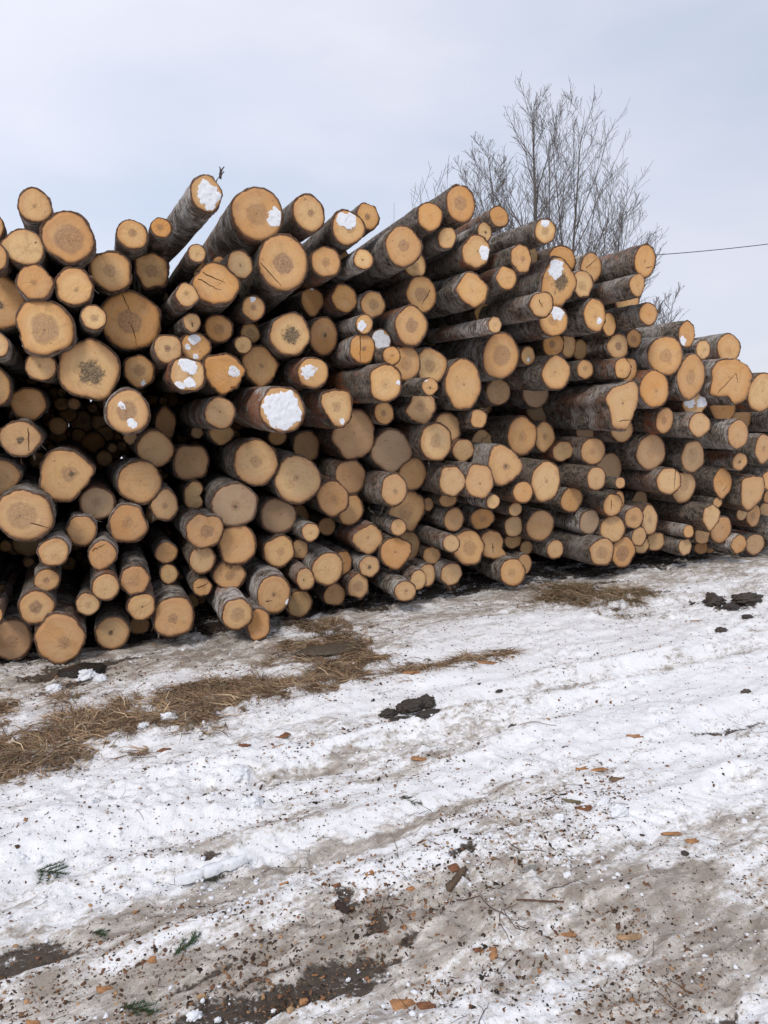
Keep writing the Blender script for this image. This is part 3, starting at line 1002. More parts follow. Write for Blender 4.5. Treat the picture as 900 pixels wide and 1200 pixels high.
PXY = np.array([[g['px'], g['py']] for g in logs])
PR = np.array([(g['w'] + g['h']) / 4 for g in logs])
levs = np.array([g['lev'] for g in logs])
near_p = []
for a in range(nL):
    for b_ in range(a + 1, nL):
        if np.hypot(*(PXY[a] - PXY[b_])) < (PR[a] + PR[b_]) * 1.9 + 12:
            near_p.append((a, b_))
near_p = np.array(near_p)
ia, ib = near_p[:, 0], near_p[:, 1]
img_ov = np.hypot(*(PXY[ia] - PXY[ib]).T) < (PR[ia] + PR[ib]) * 0.93
dl = levs[ib] - levs[ia]
for it in range(900):
    pos = q * A[:, None]
    rr_ = kr * A
    dv = pos[ia] - pos[ib]
    ds = np.hypot(dv[:, 0], dv[:, 1]) + 1e-9
    ov = np.clip((rr_[ia] + rr_[ib]) * 0.97 - ds, 0, None)
    ux = dv / ds[:, None]
    ga = (ux * q[ia]).sum(1) - kr[ia]
    gb = -(ux * q[ib]).sum(1) - kr[ib]
    step = np.zeros(nL)
    np.add.at(step, ia, ov * ga * 1.5)
    np.add.at(step, ib, ov * gb * 1.5)
    # those drawn in front stay in front
    want = np.where(dl > 0, A[ia] + 0.07 - A[ib], np.where(dl < 0, A[ib] + 0.07 - A[ia], 0))
    c = np.clip(want, 0, None) * img_ov * 0.25 * np.sign(dl)
    np.add.at(step, ia, -c)
    np.add.at(step, ib, c)
    step += 0.012 * (A_t - A)
    A = A + np.clip(step, -0.03, 0.03)
    A = np.clip(A, A_t - 0.28, A_t + 0.35)
    lim = np.where(q[:, 1] < 0, (EYE + 0.012) / (np.abs(q[:, 1]) + kk[:, 1]), 99)
    A = np.minimum(A, lim)
LOGPOS, LOGR = q * A[:, None], kk * A[:, None]


def outline(n, seed, lobes, amp=0.030):
    th = np.arange(n) * 2 * math.pi / n
    r_ = np.ones(n)
    rs = np.random.default_rng(seed)
    for m in range(2, 8):
        r_ += amp * 1.5 / m ** 0.7 * rs.normal() * np.cos(m * th + rs.uniform(0, 6.3))
    for ang, am in lobes:
        d_ = (th - math.radians(ang) + math.pi) % (2 * math.pi) - math.pi
        r_ += am * 2.0 * np.exp(-(d_ / 0.38) ** 2) - am * 0.45
    return th, r_


def poly_outline(g, n, seed):
    cx_, cy_ = g['px'], g['py']
    p = [((x_ - cx_) / (g['w'] / 2), (cy_ - y_) / (g['h'] / 2)) for x_, y_ in g['poly']]
    # points along the sides, then radius against angle
    dense = []
    for (x0, y0), (x1, y1) in zip(p, p[1:] + p[:1]):
        for t_ in np.linspace(0, 1, 12)[:-1]:
            dense.append((x0 + (x1 - x0) * t_, y0 + (y1 - y0) * t_))
    dense = np.array(dense)
    an = np.arctan2(dense[:, 1], dense[:, 0]) % (2 * math.pi)
    rr = np.hypot(dense[:, 0], dense[:, 1])
    o_ = np.argsort(an)
    th = np.arange(n) * 2 * math.pi / n
    r_ = np.interp(th, np.concatenate([an[o_] - 2 * math.pi, an[o_], an[o_] + 2 * math.pi]), np.tile(rr[o_], 3))
    r_ = 0.5 * r_ + 0.25 * np.roll(r_, 1) + 0.25 * np.roll(r_, -1)
    return th, r_ * 1.03 + 0.012 * np.random.default_rng(seed).normal(size=n)


def log_geo(g, a, b_, seed, length, n=None, detail=True):
    """vertices in the log's own frame: x across, y into the stack, z up; the cut face at y = 0"""
    rs = np.random.default_rng(seed)
    n = n or (48 if detail else 22)
    th, ro = poly_outline(g, n, seed) if g.get('poly') else outline(n, seed, g['lobes'])
    cx_, sz_ = np.cos(th) * ro * a, np.sin(th) * ro * b_
    rm_ = (a + b_) / 2
    bark = min(0.012, 0.075 * rm_ + 0.002)
    fr = 1 - bark / rm_
    # ---- cut face
    tt = np.array([0.0, 0.12, 0.3, 0.5, 0.7, 0.86, 1.0]) if detail else np.array([0.0, 0.4, 1.0])
    pith = np.array([rs.normal() * 0.09 * a, rs.normal() * 0.09 * b_])
    tilt = rs.normal(size=2) * 0.045
    fv, frad = [], []
    edge_n = 1 + 0.012 * rs.normal(size=n)
    for t_ in tt[1:]:
        e = edge_n if t_ > 0.9 else 1.0
        x_ = pith[0] * (1 - t_) + cx_ * fr * t_ * e
        z_ = pith[1] * (1 - t_) + sz_ * fr * t_ * e
        fv.append(np.stack([x_, x_ * tilt[0] + z_ * tilt[1] + 0.0012 * rs.normal(size=n), z_], -1))
        frad.append(np.full(n, t_))
    # a short wall so the face has an edge
    wall = fv[-1].copy(); wall[:, 1] += 0.014; wall[:, 0] *= 0.99; wall[:, 2] *= 0.99
    fv.append(wall); frad.append(np.full(n, 1.0))
    fv = np.concatenate([np.array([[pith[0], pith[0] * tilt[0] + pith[1] * tilt[1], pith[1]]]), *fv])
    frad = np.concatenate([[0.0], *frad])
    j = np.arange(n); j2 = (j + 1) % n
    f3 = np.stack([np.zeros(n, int), 1 + j, 1 + j2], -1)
    f4 = []
    for k in range(len(tt) - 1):
        o = 1 + k * n
        f4.append(np.stack([o + j, o + n + j, o + n + j2, o + j2], -1))
    f4 = np.concatenate(f4)
    an = rs.uniform(0, math.pi)
    uu = fv[:, 0] * math.cos(an) + fv[:, 2] * math.sin(an)
    vv = -fv[:, 0] * math.sin(an) + fv[:, 2] * math.cos(an)
    off = rs.uniform(-20, 20, 2)
    heart = g['heart'] if g['heart'] > 0 else 0.02
    tone = float(np.clip(rs.normal(0.45, 0.38), 0, 1))
    face = dict(v=fv, f3=f3, f4=f4, A=np.stack([frad, uu + off[0], vv + off[1]], -1),
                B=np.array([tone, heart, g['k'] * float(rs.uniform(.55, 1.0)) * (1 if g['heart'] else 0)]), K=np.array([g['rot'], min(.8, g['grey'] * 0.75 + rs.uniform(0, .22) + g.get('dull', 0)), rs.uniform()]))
    # ---- bark
    ysn = [0.0, 0.012, 0.03, 0.06, 0.10, 0.15, 0.21, 0.28, 0.36, 0.46, 0.58, 0.72, 0.9, 1.1, 1.35, 1.7, 2.2, 2.9] if detail else [0.0, 0.05, 0.15, 0.35, 0.7, 1.3]
    ysn = np.array([y_ for y_ in ysn if y_ < length - 0.3] + [length])
    bend = rs.normal(size=2) * 0.006
    taper = rs.uniform(-0.03, 0.012)
    rough_ = rs.uniform(0.6, 1.2)
    bv, bu = [], []
    so = rs.uniform(0, 100)
    lead = tilt[0] * cx_ + tilt[1] * sz_
    # inner lip at the cut
    lip = np.stack([cx_ * fr * 0.985, lead + 0.004, sz_ * fr * 0.985], -1)
    bv.append(lip); bu.append(np.stack([cx_ + so, np.full(n, -0.004), sz_], -1))
    knots = [(rs.uniform(0, 6.28), rs.uniform(0.1, 1.6), rs.uniform(0.008, 0.022)) for _ in range(3)]
    for y_ in ysn:
        s_ = 1 + taper * y_ / 1.0 * 0.35
        rx, rz = cx_ * s_, sz_ * s_
        nn = fbm(np.cos(th) * rm_ * 22 + so, y_ * 9 + so, np.sin(th) * rm_ * 22, oct=3, seed=seed % 97, rough=.6)
        nn2 = fbm(np.cos(th) * rm_ * 60 + so, y_ * 30 + so, np.sin(th) * rm_ * 60, oct=2, seed=seed % 89)
        d_ = (0.011 * nn + 0.006 * nn2) * rough_ * min(1, rm_ / 0.12)
        for ka, ky, kh in knots:
            dd = ((th - ka + math.pi) % (2 * math.pi) - math.pi) * rm_
            d_ = d_ + kh * np.exp(-(dd ** 2 + (y_ - ky) ** 2) / 0.0016)
        x_ = rx + np.cos(th) * d_
        z_ = rz + np.sin(th) * d_
        yy = y_ + (lead + 0.002 + 0.0035 * rs.normal(size=n) if y_ < 0.02 else lead * max(0, 1 - y_ / 0.1))
        bv.append(np.stack([x_ + bend[0] * y_ * y_, yy * np.ones(n), z_ + bend[1] * y_ * y_], -1))
        bu.append(np.stack([cx_ + so, np.full(n, y_), sz_], -1))
    bv = np.concatenate(bv); bu = np.concatenate(bu)
    m = len(ysn) + 1
    f4b = []
    for k in range(m - 1):
        o = k * n
        f4b.append(np.stack([o + j, o + n + j, o + n + j2, o + j2], -1))
    endc = bv[-n:].mean(0)
    bv = np.vstack([bv, endc]); bu = np.vstack([bu, bu[-1]])
    f3b = np.stack([np.full(n, len(bv) - 1), len(bv) - 1 - n + j2, len(bv) - 1 - n + j], -1)
    wh = g['white'] if g['white'] is not None else float(np.clip(rs.normal(0.42, 0.33), 0, 1.0))
    rd = g['red'] if g['red'] is not None else float(np.clip(rs.normal(0.25, 0.3), 0, 0.9))
    barkd = dict(v=bv, f3=f3b, f4=np.concatenate(f4b), U=bu, V=np.array([wh, rd, rs.uniform()]))
    return face, barkd, (th, cx_ * fr, sz_ * fr, tilt)


def inside(x_, z_, th, ox, oz):
    """scale that brings a spot back into the outline"""
    a_ = math.atan2(z_, x_)
    rr = np.interp(a_ % (2 * math.pi), np.append(th, 2 * math.pi), np.append(np.hypot(ox, oz), np.hypot(ox[0], oz[0])))
    # outline angles are not exactly polar for ovals, good enough
    return rr


def snow_patch(cx_, cz_, size, a, b_, th, ox, oz, tilt, seed):
    rs = np.random.default_rng(seed)
    n = 56
    rings = np.array([0, .07, .14, .22, .3, .38, .46, .54, .62, .70, .78, .85, .91, .96, .985, 1.0])
    ang = np.arange(n) * 2 * math.pi / n
    ro = np.ones(n)
    for m in range(1, 5):
        ro += 0.13 / m ** 0.7 * rs.normal() * np.cos(m * ang + rs.uniform(0, 6.3))
    ro = np.clip(ro + 0.45 * fbm(np.cos(ang) * 2.0 + seed % 17, np.sin(ang) * 2.3, oct=4, seed=seed % 53, rough=.7) + 0.012 * rs.normal(size=n), 0.5, 1.4)
    rm_ = (a + b_) / 2
    v = []
    for t_ in rings[1:]:
        rt = 1 + (ro - 1) * t_ ** 4
        x_ = cx_ * a + np.cos(ang) * rt * size * a * t_
        z_ = cz_ * b_ + np.sin(ang) * rt * size * b_ * t_
        for k in range(n):
            lim = inside(x_[k], z_[k], th, ox, oz) * 0.97
            h_ = math.hypot(x_[k], z_[k])
            if h_ > lim:
                x_[k] *= lim / h_; z_[k] *= lim / h_
        up_ = (1 - t_ ** 6) * size * rm_ * 0.045 + 0.0015 - 0.006 * (t_ > .99)
        nn = fbm(x_ * 38 + seed % 13, z_ * 38, oct=4, seed=seed % 71)
        y_ = -(up_ * (1 + 0.8 * nn) + 0.0022 * nn * (t_ < .99)) + tilt[0] * x_ + tilt[1] * z_
        v.append(np.stack([x_, y_, z_], -1))
    c0 = np.array([[cx_ * a, -size * rm_ * 0.045 - 0.003 + tilt[0] * cx_ * a + tilt[1] * cz_ * b_, cz_ * b_]])
    v = np.concatenate([c0, *v])
    j = np.arange(n); j2 = (j + 1) % n
    f3 = np.stack([np.zeros(n, int), 1 + j, 1 + j2], -1)
    f4 = np.concatenate([np.stack([1 + k * n + j, 1 + (k + 1) * n + j, 1 + (k + 1) * n + j2, 1 + k * n + j2], -1) for k in range(len(rings) - 2)])
    return v, f3, f4


def crack_geo(c, a, b_, tilt, seed):
    rs = np.random.default_rng(seed)
    m = 9
    p0, p1 = np.array([c[0] * a, c[1] * b_]) * .93, np.array([c[2] * a, c[3] * b_]) * .93
    s_ = np.linspace(0, 1, m)
    d_ = p1 - p0
    nrm = np.array([-d_[1], d_[0]]) / (np.hypot(*d_) + 1e-9)
    pts = p0 + s_[:, None] * d_ + nrm * (rs.normal(size=m) * 0.0025)[:, None]
    wd = 0.0024 * (1 - 0.8 * np.abs(s_ * 1.6 - 0.5).clip(0, 1)) + 0.0006
    v = []
    for k in range(m):
        for sg in (-1, 1):
            x_, z_ = pts[k] + sg * nrm * wd[k]
            v.append((x_, tilt[0] * x_ + tilt[1] * z_ - 0.0022, z_))
    v = np.array(v)
    back = v.copy(); back[:, 1] += 0.006
    k = np.arange(m - 1) * 2
    f4 = np.stack([k, k + 1, k + 3, k + 2], -1)
    return np.vstack([v, back]), None, np.concatenate([f4, np.stack([k, k + 2, k + 2 + 2 * m, k + 2 * m], -1), np.stack([k + 1, k + 1 + 2 * m, k + 3 + 2 * m, k + 3], -1)])


def bent_twig(p, d_, length, r0, rs, m=7, wob=0.12, droop=0.0):
    pts = [np.array(p, float)]
    d_ = np.array(d_, float); d_ /= np.linalg.norm(d_)
    for k in range(m - 1):
        d_ = d_ + rs.normal(size=3) * wob + np.array([0, 0, -droop])
        d_ /= np.linalg.norm(d_)
        pts.append(pts[-1] + d_ * length / (m - 1))
    return np.array(pts), np.linspace(r0, r0 * 0.35, m)


# labels: what a log looks like, then how it lies to the nearest named log
def look(g):
    r_ = PR[logs.index(g)]
    size = 'small' if r_ < 12 else ('large' if r_ > 22 else 'medium')
    if g['snow']: f_ = 'snow-flecked'
    elif g['crack']: f_ = 'cracked'
    elif g['rot'] > 0.09: f_ = 'spotted'
    elif g['grey'] > 0.25: f_ = 'greyish'
    elif g['heart'] > 0.2: f_ = 'dark-hearted'
    elif g['lev'] >= 3: f_ = 'shaded'
    else: f_ = 'plain'
    return size + ' ' + f_


marks = [i_ for i_, g in enumerate(logs) if g['note']]
DIRS = ['right', 'upper right', 'top', 'upper left', 'left', 'lower left', 'bottom', 'lower right']
WHERE = {'right': 'to the right of', 'upper right': 'up and right of', 'top': 'above', 'upper left': 'up and left of', 'left': 'to the left of', 'lower left': 'down and left of', 'bottom': 'below', 'lower right': 'down and right of'}
ORD = ['nearest', 'second nearest', 'third nearest', 'fourth nearest', 'fifth nearest']
cands = {i_: [] for i_ in range(nL)}
for m_ in marks:
    dd = PXY - PXY[m_]
    dist = np.hypot(dd[:, 0], dd[:, 1])
    sec = (np.round(np.degrees(np.arctan2(-dd[:, 1], dd[:, 0])) / 45) % 8).astype(int)
    for s_ in range(8):
        ids = [i_ for i_ in np.argsort(dist) if i_ != m_ and sec[i_] == s_]
        for rk, i_ in enumerate(ids[:5]):
            cands[i_].append((rk * 30 + dist[i_], '%s %s' % (WHERE[DIRS[s_]], logs[m_]['short']), ORD[rk]))
for i_, g in enumerate(logs):
    if g['note']:
        g['label'] = g['note']
    else:
        for _, wh_, od in sorted(cands[i_]):
            g['label'] = '%s log, the %s %s' % (look(g), od, wh_)
            if len(g['label'].split()) <= 16:
                break
seen = {}
for i_, g in enumerate(logs):
    seen.setdefault(g['label'], []).append(i_)

# the 290 that show largest are things; the rest and those deep inside are one mass
vis = []
for i_, g in enumerate(logs):
    x0, x1 = max(0, g['px'] - g['w'] / 2), min(900, g['px'] + g['w'] / 2)
    vis.append(max(0, x1 - x0) * g['h'] + (1e6 if g['note'] else 0))
order = np.argsort(-np.array(vis))
as_things = set(order[:300].tolist())

mass_face, mass_bark = MB(), MB()
GROUPL = 'logs stacked in the pile'


def to_world(v, org, M3):
    return v @ M3.T + org


for i_, g in enumerate(logs):
    a, b_ = LOGR[i_]
    seed = 1000 + i_
    rs = np.random.default_rng(seed + 5)
    length = rs.uniform(4.6, 6.0)
    face, barkd, (th, ox, oz, tilt) = log_geo(g, a, b_, seed, length, detail=True)
    pos = D * A[i_] + PX * LOGPOS[i_][0] + np.array([0, 0, EYE + LOGPOS[i_][1]])
    yaw, pit = rs.normal() * R(1.3), rs.normal() * R(0.9)
    if LOGPOS[i_][1] + EYE - b_ < 0.12:
        pit = abs(pit) * 0.3
    base_yaw = math.atan2(-D[0], D[1])
    Mx = Matrix.Rotation(base_yaw + yaw, 4, 'Z') @ Matrix.Rotation(pit, 4, 'X')
    if i_ not in as_things:
        M3 = np.array(Mx.to_3x3())
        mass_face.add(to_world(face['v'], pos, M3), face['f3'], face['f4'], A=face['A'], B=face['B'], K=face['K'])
        mass_bark.add(to_world(barkd['v'], pos, M3), barkd['f3'], barkd['f4'], U=barkd['U'], V=barkd['V'])
        continue
    e = bpy.data.objects.new('log', None)
    C.objects.link(e)
    e.empty_display_size = 0.1
    e.matrix_world = Matrix.Translation(Vector(pos)) @ Mx
    tag(e, g['label'], 'log', GROUPL)
    mb = MB(); mb.add(barkd['v'], barkd['f3'], barkd['f4'], U=barkd['U'], V=barkd['V'])
    bk = link('bark', mb.mesh('bark', M_BARK), e)
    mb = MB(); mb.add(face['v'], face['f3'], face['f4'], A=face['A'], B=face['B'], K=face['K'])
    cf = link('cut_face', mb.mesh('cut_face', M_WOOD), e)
    for k, (sx, sz, ss) in enumerate(g['snow']):
        v, f3, f4 = snow_patch(sx, sz, ss, a, b_, th, ox, oz, tilt, seed + 31 * k)
        mb = MB(); mb.add(v, f3, f4)
        o = link('snow_patch', mb.mesh('snow_patch', M_SNOWP), e)
    for k, c in enumerate(g['crack']):
        v, f3, f4 = crack_geo(c, a, b_, tilt, seed + k)
        mb = MB(); mb.add(v, f3, f4)
        link('crack', mb.mesh('crack', M_DARK, False), cf)
    if g['fray'] or rs.uniform() < 0.14:
        mb = MB()
        k0 = rs.uniform(3.5, 5.6) if g['fray'] else rs.uniform(0, 6.28)
        for k in range(16 if g['fray'] else 6):
            aa = k0 + rs.normal() * 0.45
            rr = math.hypot(math.cos(aa) * a, math.sin(aa) * b_) * 1.01
            p = np.array([math.cos(aa) * a, rs.uniform(0, 0.05), math.sin(aa) * b_]) * 1.0
            dr = np.array([math.cos(aa) * 0.6 + rs.normal() * .3, -0.5, math.sin(aa) * 0.6 - 0.5])
            pts, rd_ = bent_twig(p, dr, rs.uniform(0.02, 0.065), rs.uniform(0.0012, 0.003), rs, 4, 0.25, 0.1)
            v, f3, f4 = tube(pts, rd_, 4)
            mb.add(v, f3, f4, col=np.array([[.30, .16, .09], [.12, .07, .045], [.42, .36, .30]][k % 3]))
        link('bark_shred', mb.mesh('bark_shred', M_DEBRIS, False), e)
    if g['stub'] is not None:
        aa = R(g['stub'])
        mb = MB()
        if aa < 1:
            p = np.array([math.cos(R(48)) * a * .97, .03, math.sin(R(48)) * b_ * .97])
            pts, rd_ = bent_twig(p, (0.55, 0, .8), 0.06, 0.004, rs, 5, .2)
            v, f3, f4 = tube(pts, rd_, 6); mb.add(v, f3, f4, col=np.array([.09, .07, .055]))
            for kx in range(5):
                pts2, rd2 = bent_twig(pts[-1] - (0, 0, .008 * kx - 0.01), (0.35 - .05 * kx, 0, .9), 0.055, 0.008, rs, 5, .2)
                v, f3, f4 = tube(pts2, rd2, 5); mb.add(v, f3, f4, col=np.array([.10, .085, .075]))
        else:
            for kx in range(4):
                p = np.array([-a * (0.2 + .3 * kx), 0.12 + .08 * kx, b_])
                pts, rd_ = bent_twig(p, (rs.normal() * .5, -.3, .6), 0.09, 0.006, rs, 5, .3)
                v, f3, f4 = tube(pts, rd_, 6); mb.add(v, f3, f4, col=np.array([.30, .24, .18]))
        link('broken_twig', mb.mesh('broken_twig', M_DEBRIS), e)

# ---- logs lying deep in the gaps and just outside the frame
P0 = LOGPOS + np.array([0, EYE])
Rm = LOGR.mean(1)
order_p = np.argsort(P0[:, 0])
blank = dict(lobes=[], heart=0.0, k=0.5, rot=0.0, grey=0.0, white=None, red=None)
fx, fz, fr_, fa = [], [], [], []
pmin, pmax = P0[:, 0].min() - 1.3, P0[:, 0].max() + 1.8
bins = np.linspace(P0[:, 0].min(), P0[:, 0].max(), 26)
topz = np.array([max([P0[k, 1] for k in range(nL) if abs(P0[k, 0] - c) < 0.28] or [1.5]) for c in bins])
allp = P0.copy(); allr = Rm.copy()
rs = np.random.default_rng(99)


def frontA(p, z):
    # depth along D of the stack's face at a spot of its cross section
    # point = D*A + PX*p ; n_pl . point = 5.25
    return (5.25 - p * n_pl.dot(PX)) / n_pl.dot(D)


for rad_try, tries in ((0.13, 5000), (0.09, 9000), (0.065, 12000), (0.045, 14000)):
    for _ in range(tries):
        p = rs.uniform(pmin, pmax)
        tz = np.interp(p, bins, topz)
        z = rs.uniform(rad_try * 0.9, max(tz - 0.02, .2))
        r_ = rad_try * rs.uniform(0.85, 1.15)
        d_ = np.hypot(allp[:, 0] - p, allp[:, 1] - z) - allr - r_
        if d_.min() > -0.012:
            allp = np.vstack([allp, (p, z)]); allr = np.append(allr, r_)
            out = p < P0[:, 0].min() - 0.1 or p > P0[:, 0].max() + 0.1
            near_k = np.argsort(np.hypot(P0[:, 0] - p, P0[:, 1] - z))[:5]
            aa = frontA(p, z) + rs.uniform(0, .2) if out else A[near_k].max() + rs.uniform(0.6, 1.6)
            g = dict(blank)
            g['heart'] = rs.choice([0, .3, .4]); g['grey'] = rs.choice([0, .2])
            face, barkd, _ = log_geo(g, r_, r_, 5000 + len(allr), 4.6, detail=False)
            pos = D * aa + PX * p + np.array([0, 0, z])
            M3 = np.array((Matrix.Rotation(math.atan2(-D[0], D[1]) + rs.normal() * .008, 3, 'Z')))
            mass_face.add(to_world(face['v'], pos, M3), face['f3'], face['f4'], A=face['A'], B=face['B'], K=face['K'])
            mass_bark.add(to_world(barkd['v'], pos, M3), barkd['f3'], barkd['f4'], U=barkd['U'], V=barkd['V'])
            fa.append(aa)
# a back course that closes the last sight lines through the stack
gp, gzz = np.meshgrid(np.arange(P0[:, 0].min() - .3, P0[:, 0].max() + 1.5, .02), np.arange(.04, 3.1, .02))
gp, gzz = gp.ravel(), gzz.ravel()
k_ = gzz < np.interp(gp, bins, topz) - .16
gp, gzz = gp[k_], gzz[k_]
gd = np.full(len(gp), 9.0)
for (p, z), r_ in zip(allp, allr):
    gd = np.minimum(gd, np.hypot(gp - p, gzz - z) - r_)
for k in range(1500):
    m_ = int(np.argmax(gd))
    if gd[m_] < 0.002:
        break
    p, z, r_ = gp[m_], gzz[m_], max(.07, gd[m_] + .055)
    gd = np.minimum(gd, np.hypot(gp - p, gzz - z) - r_)
    aa = frontA(p, z) + rs.uniform(1.9, 2.6)
    face, barkd, _ = log_geo(dict(blank), r_, r_, 9000 + k, 3.0, n=12, detail=False)
    pos = D * aa + PX * p + np.array([0, 0, z])
    M3 = np.array((Matrix.Rotation(math.atan2(-D[0], D[1]), 3, 'Z')))
    mass_face.add(to_world(face['v'], pos, M3), face['f3'], face['f4'], A=face['A'], B=face['B'], K=face['K'])
    mass_bark.add(to_world(barkd['v'], pos, M3), barkd['f3'], barkd['f4'], U=barkd['U'], V=barkd['V'])
print('back course', k, gd.max())
if k > 1495: print('NOT CLOSED')
mass = bpy.data.objects.new('log_mass', None)
C.objects.link(mass)
mass.location = (0.5, 7.0, 0)
tag(mass, 'small and deep-set logs filling the gaps between the larger log ends', 'logs', None, 'stuff')
mass.empty_display_size = .1
off = -np.array([0.5, 7.0, 0.0])
mass_bark.v = [v + off for v in mass_bark.v]
mass_face.v = [v + off for v in mass_face.v]
o = link('bark', mass_bark.mesh('bark', M_BARK), mass); o['kind'] = 'stuff'
o = link('cut_face', mass_face.mesh('cut_face', M_WOOD), mass); o['kind'] = 'stuff'
print('logs', nL, 'things', len(as_things), 'fillers', len(fa), 'dup labels', [k for k, v in seen.items() if len(v) > 1],
      'long', [g['label'] for g in logs if len(g['label'].split()) > 16], 'maxshift', float(np.abs(A - A_t).max()))


def gz(x, y):
    return float(height(np.array([x]), np.array([y]))[0])


# ------------------------------------------------------------------ grass (stuff)
def grass_blades(n_try, seed, box, dens_fn, h0, h1, cols, flat=0.75, w0=0.0022):
    rs = np.random.default_rng(seed)
    x = rs.uniform(box[0], box[1], n_try); y = rs.uniform(box[2], box[3], n_try)
    keep = rs.uniform(size=n_try) < dens_fn(x, y)
    x, y = x[keep], y[keep]
    n = len(x)
    z = height(x, y, True)
    clump = fbm(x * 9, y * 9, oct=2, seed=77)
    az = rs.uniform(0, 2 * math.pi, n) * 0.45 + 2.6 + clump * 3.0
    L_ = rs.uniform(h0, h1, n)
    el = np.clip(rs.normal(0.35, 0.35, n) + (1 - flat), 0.02, 1.4)
    segs = 4
    pts = np.zeros((n, segs, 3))
    pts[:, 0] = np.stack([x, y, z - 0.004], -1)
    for k in range(1, segs):
        e_ = el * (1 - 0.42 * k)
        a_ = az + 0.25 * k * rs.normal(size=n)
        st = (L_ / (segs - 1))[:, None] * np.stack([np.cos(e_) * np.cos(a_), np.cos(e_) * np.sin(a_), np.sin(e_)], -1)
        pts[:, k] = pts[:, k - 1] + st
    pts[:, 1:, 2] = np.maximum(pts[:, 1:, 2], z[:, None] + 0.003)
    side = np.stack([-np.sin(az), np.cos(az), rs.normal(size=n) * .5], -1)
    side /= np.linalg.norm(side, axis=1)[:, None]
    wd = w0 * rs.uniform(.6, 1.5, n)
    v = np.zeros((n, segs, 2, 3))
    for k in range(segs):
        ww = (wd * (1 - 0.8 * k / (segs - 1)))[:, None]
        v[:, k, 0] = pts[:, k] - side * ww
        v[:, k, 1] = pts[:, k] + side * ww
    base = (np.arange(n) * segs * 2)[:, None]
    k = np.arange(segs - 1)[None, :] * 2
    f4 = np.stack([base + k, base + k + 1, base + k + 3, base + k + 2], -1).reshape(-1, 4)
    ci = rs.integers(0, len(cols), n)
    col_ = np.array(cols)[ci] * rs.uniform(.75, 1.6, (n, 1))
    col_ = np.repeat(col_, segs * 2, axis=0)
    return v.reshape(-1, 3), f4, col_


straw = [(.37, .245, .14), (.28, .18, .105), (.50, .37, .24), (.18, .11, .07), (.25, .16, .095), (.14, .09, .06), (.22, .17, .095), (.32, .20, .115)]
mb = MB()
v, f4, c = grass_blades(260000, 1, (-3.5, 1.6, 3.2, 6.8), lambda x, y: np.clip(grass_mask(x, y) * 0.5, 0, 1), 0.04, 0.19, straw, 0.78, .0026)
mb.add(v, None, f4, col=c)
o = link('dry_grass', mb.mesh('dry_grass', M_GRASS, False))
tag(o, 'matted dry brown grass poking through the snow before the pile', 'grass', None, 'stuff')
mb = MB()
v, f4, c = grass_blades(70000, 2, (1.0, 3.6, 5.2, 7.8), lambda x, y: grass_mask(x, y) * 0.55, 0.04, 0.22, straw + [(.13, .13, .06), (.10, .10, .05)], 0.55)
mb.add(v, None, f4, col=c)
o = link('dry_grass', mb.mesh('dry_grass', M_GRASS, False))
tag(o, 'patch of thin upright brown and green grass at the pile foot, right of centre', 'grass', None, 'stuff')

# ------------------------------------------------------------------ debris (stuff): bark crumbs, small chips
CL = [(640, 930, .45, .20, 1.0), (540, 1010, .35, .16, .9), (620, 1000, .3, .12, .9), (500, 1050, .3, .14, .9), (330, 1130, .5, .12, .8), (120, 1130, .5, .12, .9), (600, 1080, .3, .1, .5), (430, 900, .6, .14, .6), (300, 880, .8, .16, .6),
      (250, 970, .4, .1, .35), (800, 1060, .35, .14, .5), (760, 1150, .3, .12, .5), (560, 1130, .4, .1, .5), (680, 950, .3, .1, .9), (700, 760, 1.0, .2, .25), (420, 800, .8, .2, .4), (450, 720, 1.2, .3, .5), (120, 790, .8, .2, .6), (830, 690, 1.2, .3, .4)]


def deb_d(x, y):
    d_ = (x + 2.11) * EN[0] + (y - 4.84) * EN[1]
    m = 0.26 + 0.5 * smooth(d_, -1.1, -0.1)
    for px, py, a, b_, s_ in CL:
        m = m + s_ * gblob(x, y, px, py, a, b_)
    m = m * (0.55 + 1.1 * smooth(fbm(x * 6, y * 6, oct=3, seed=21), -0.2, 0.5))
    return np.clip(m, 0, 1)


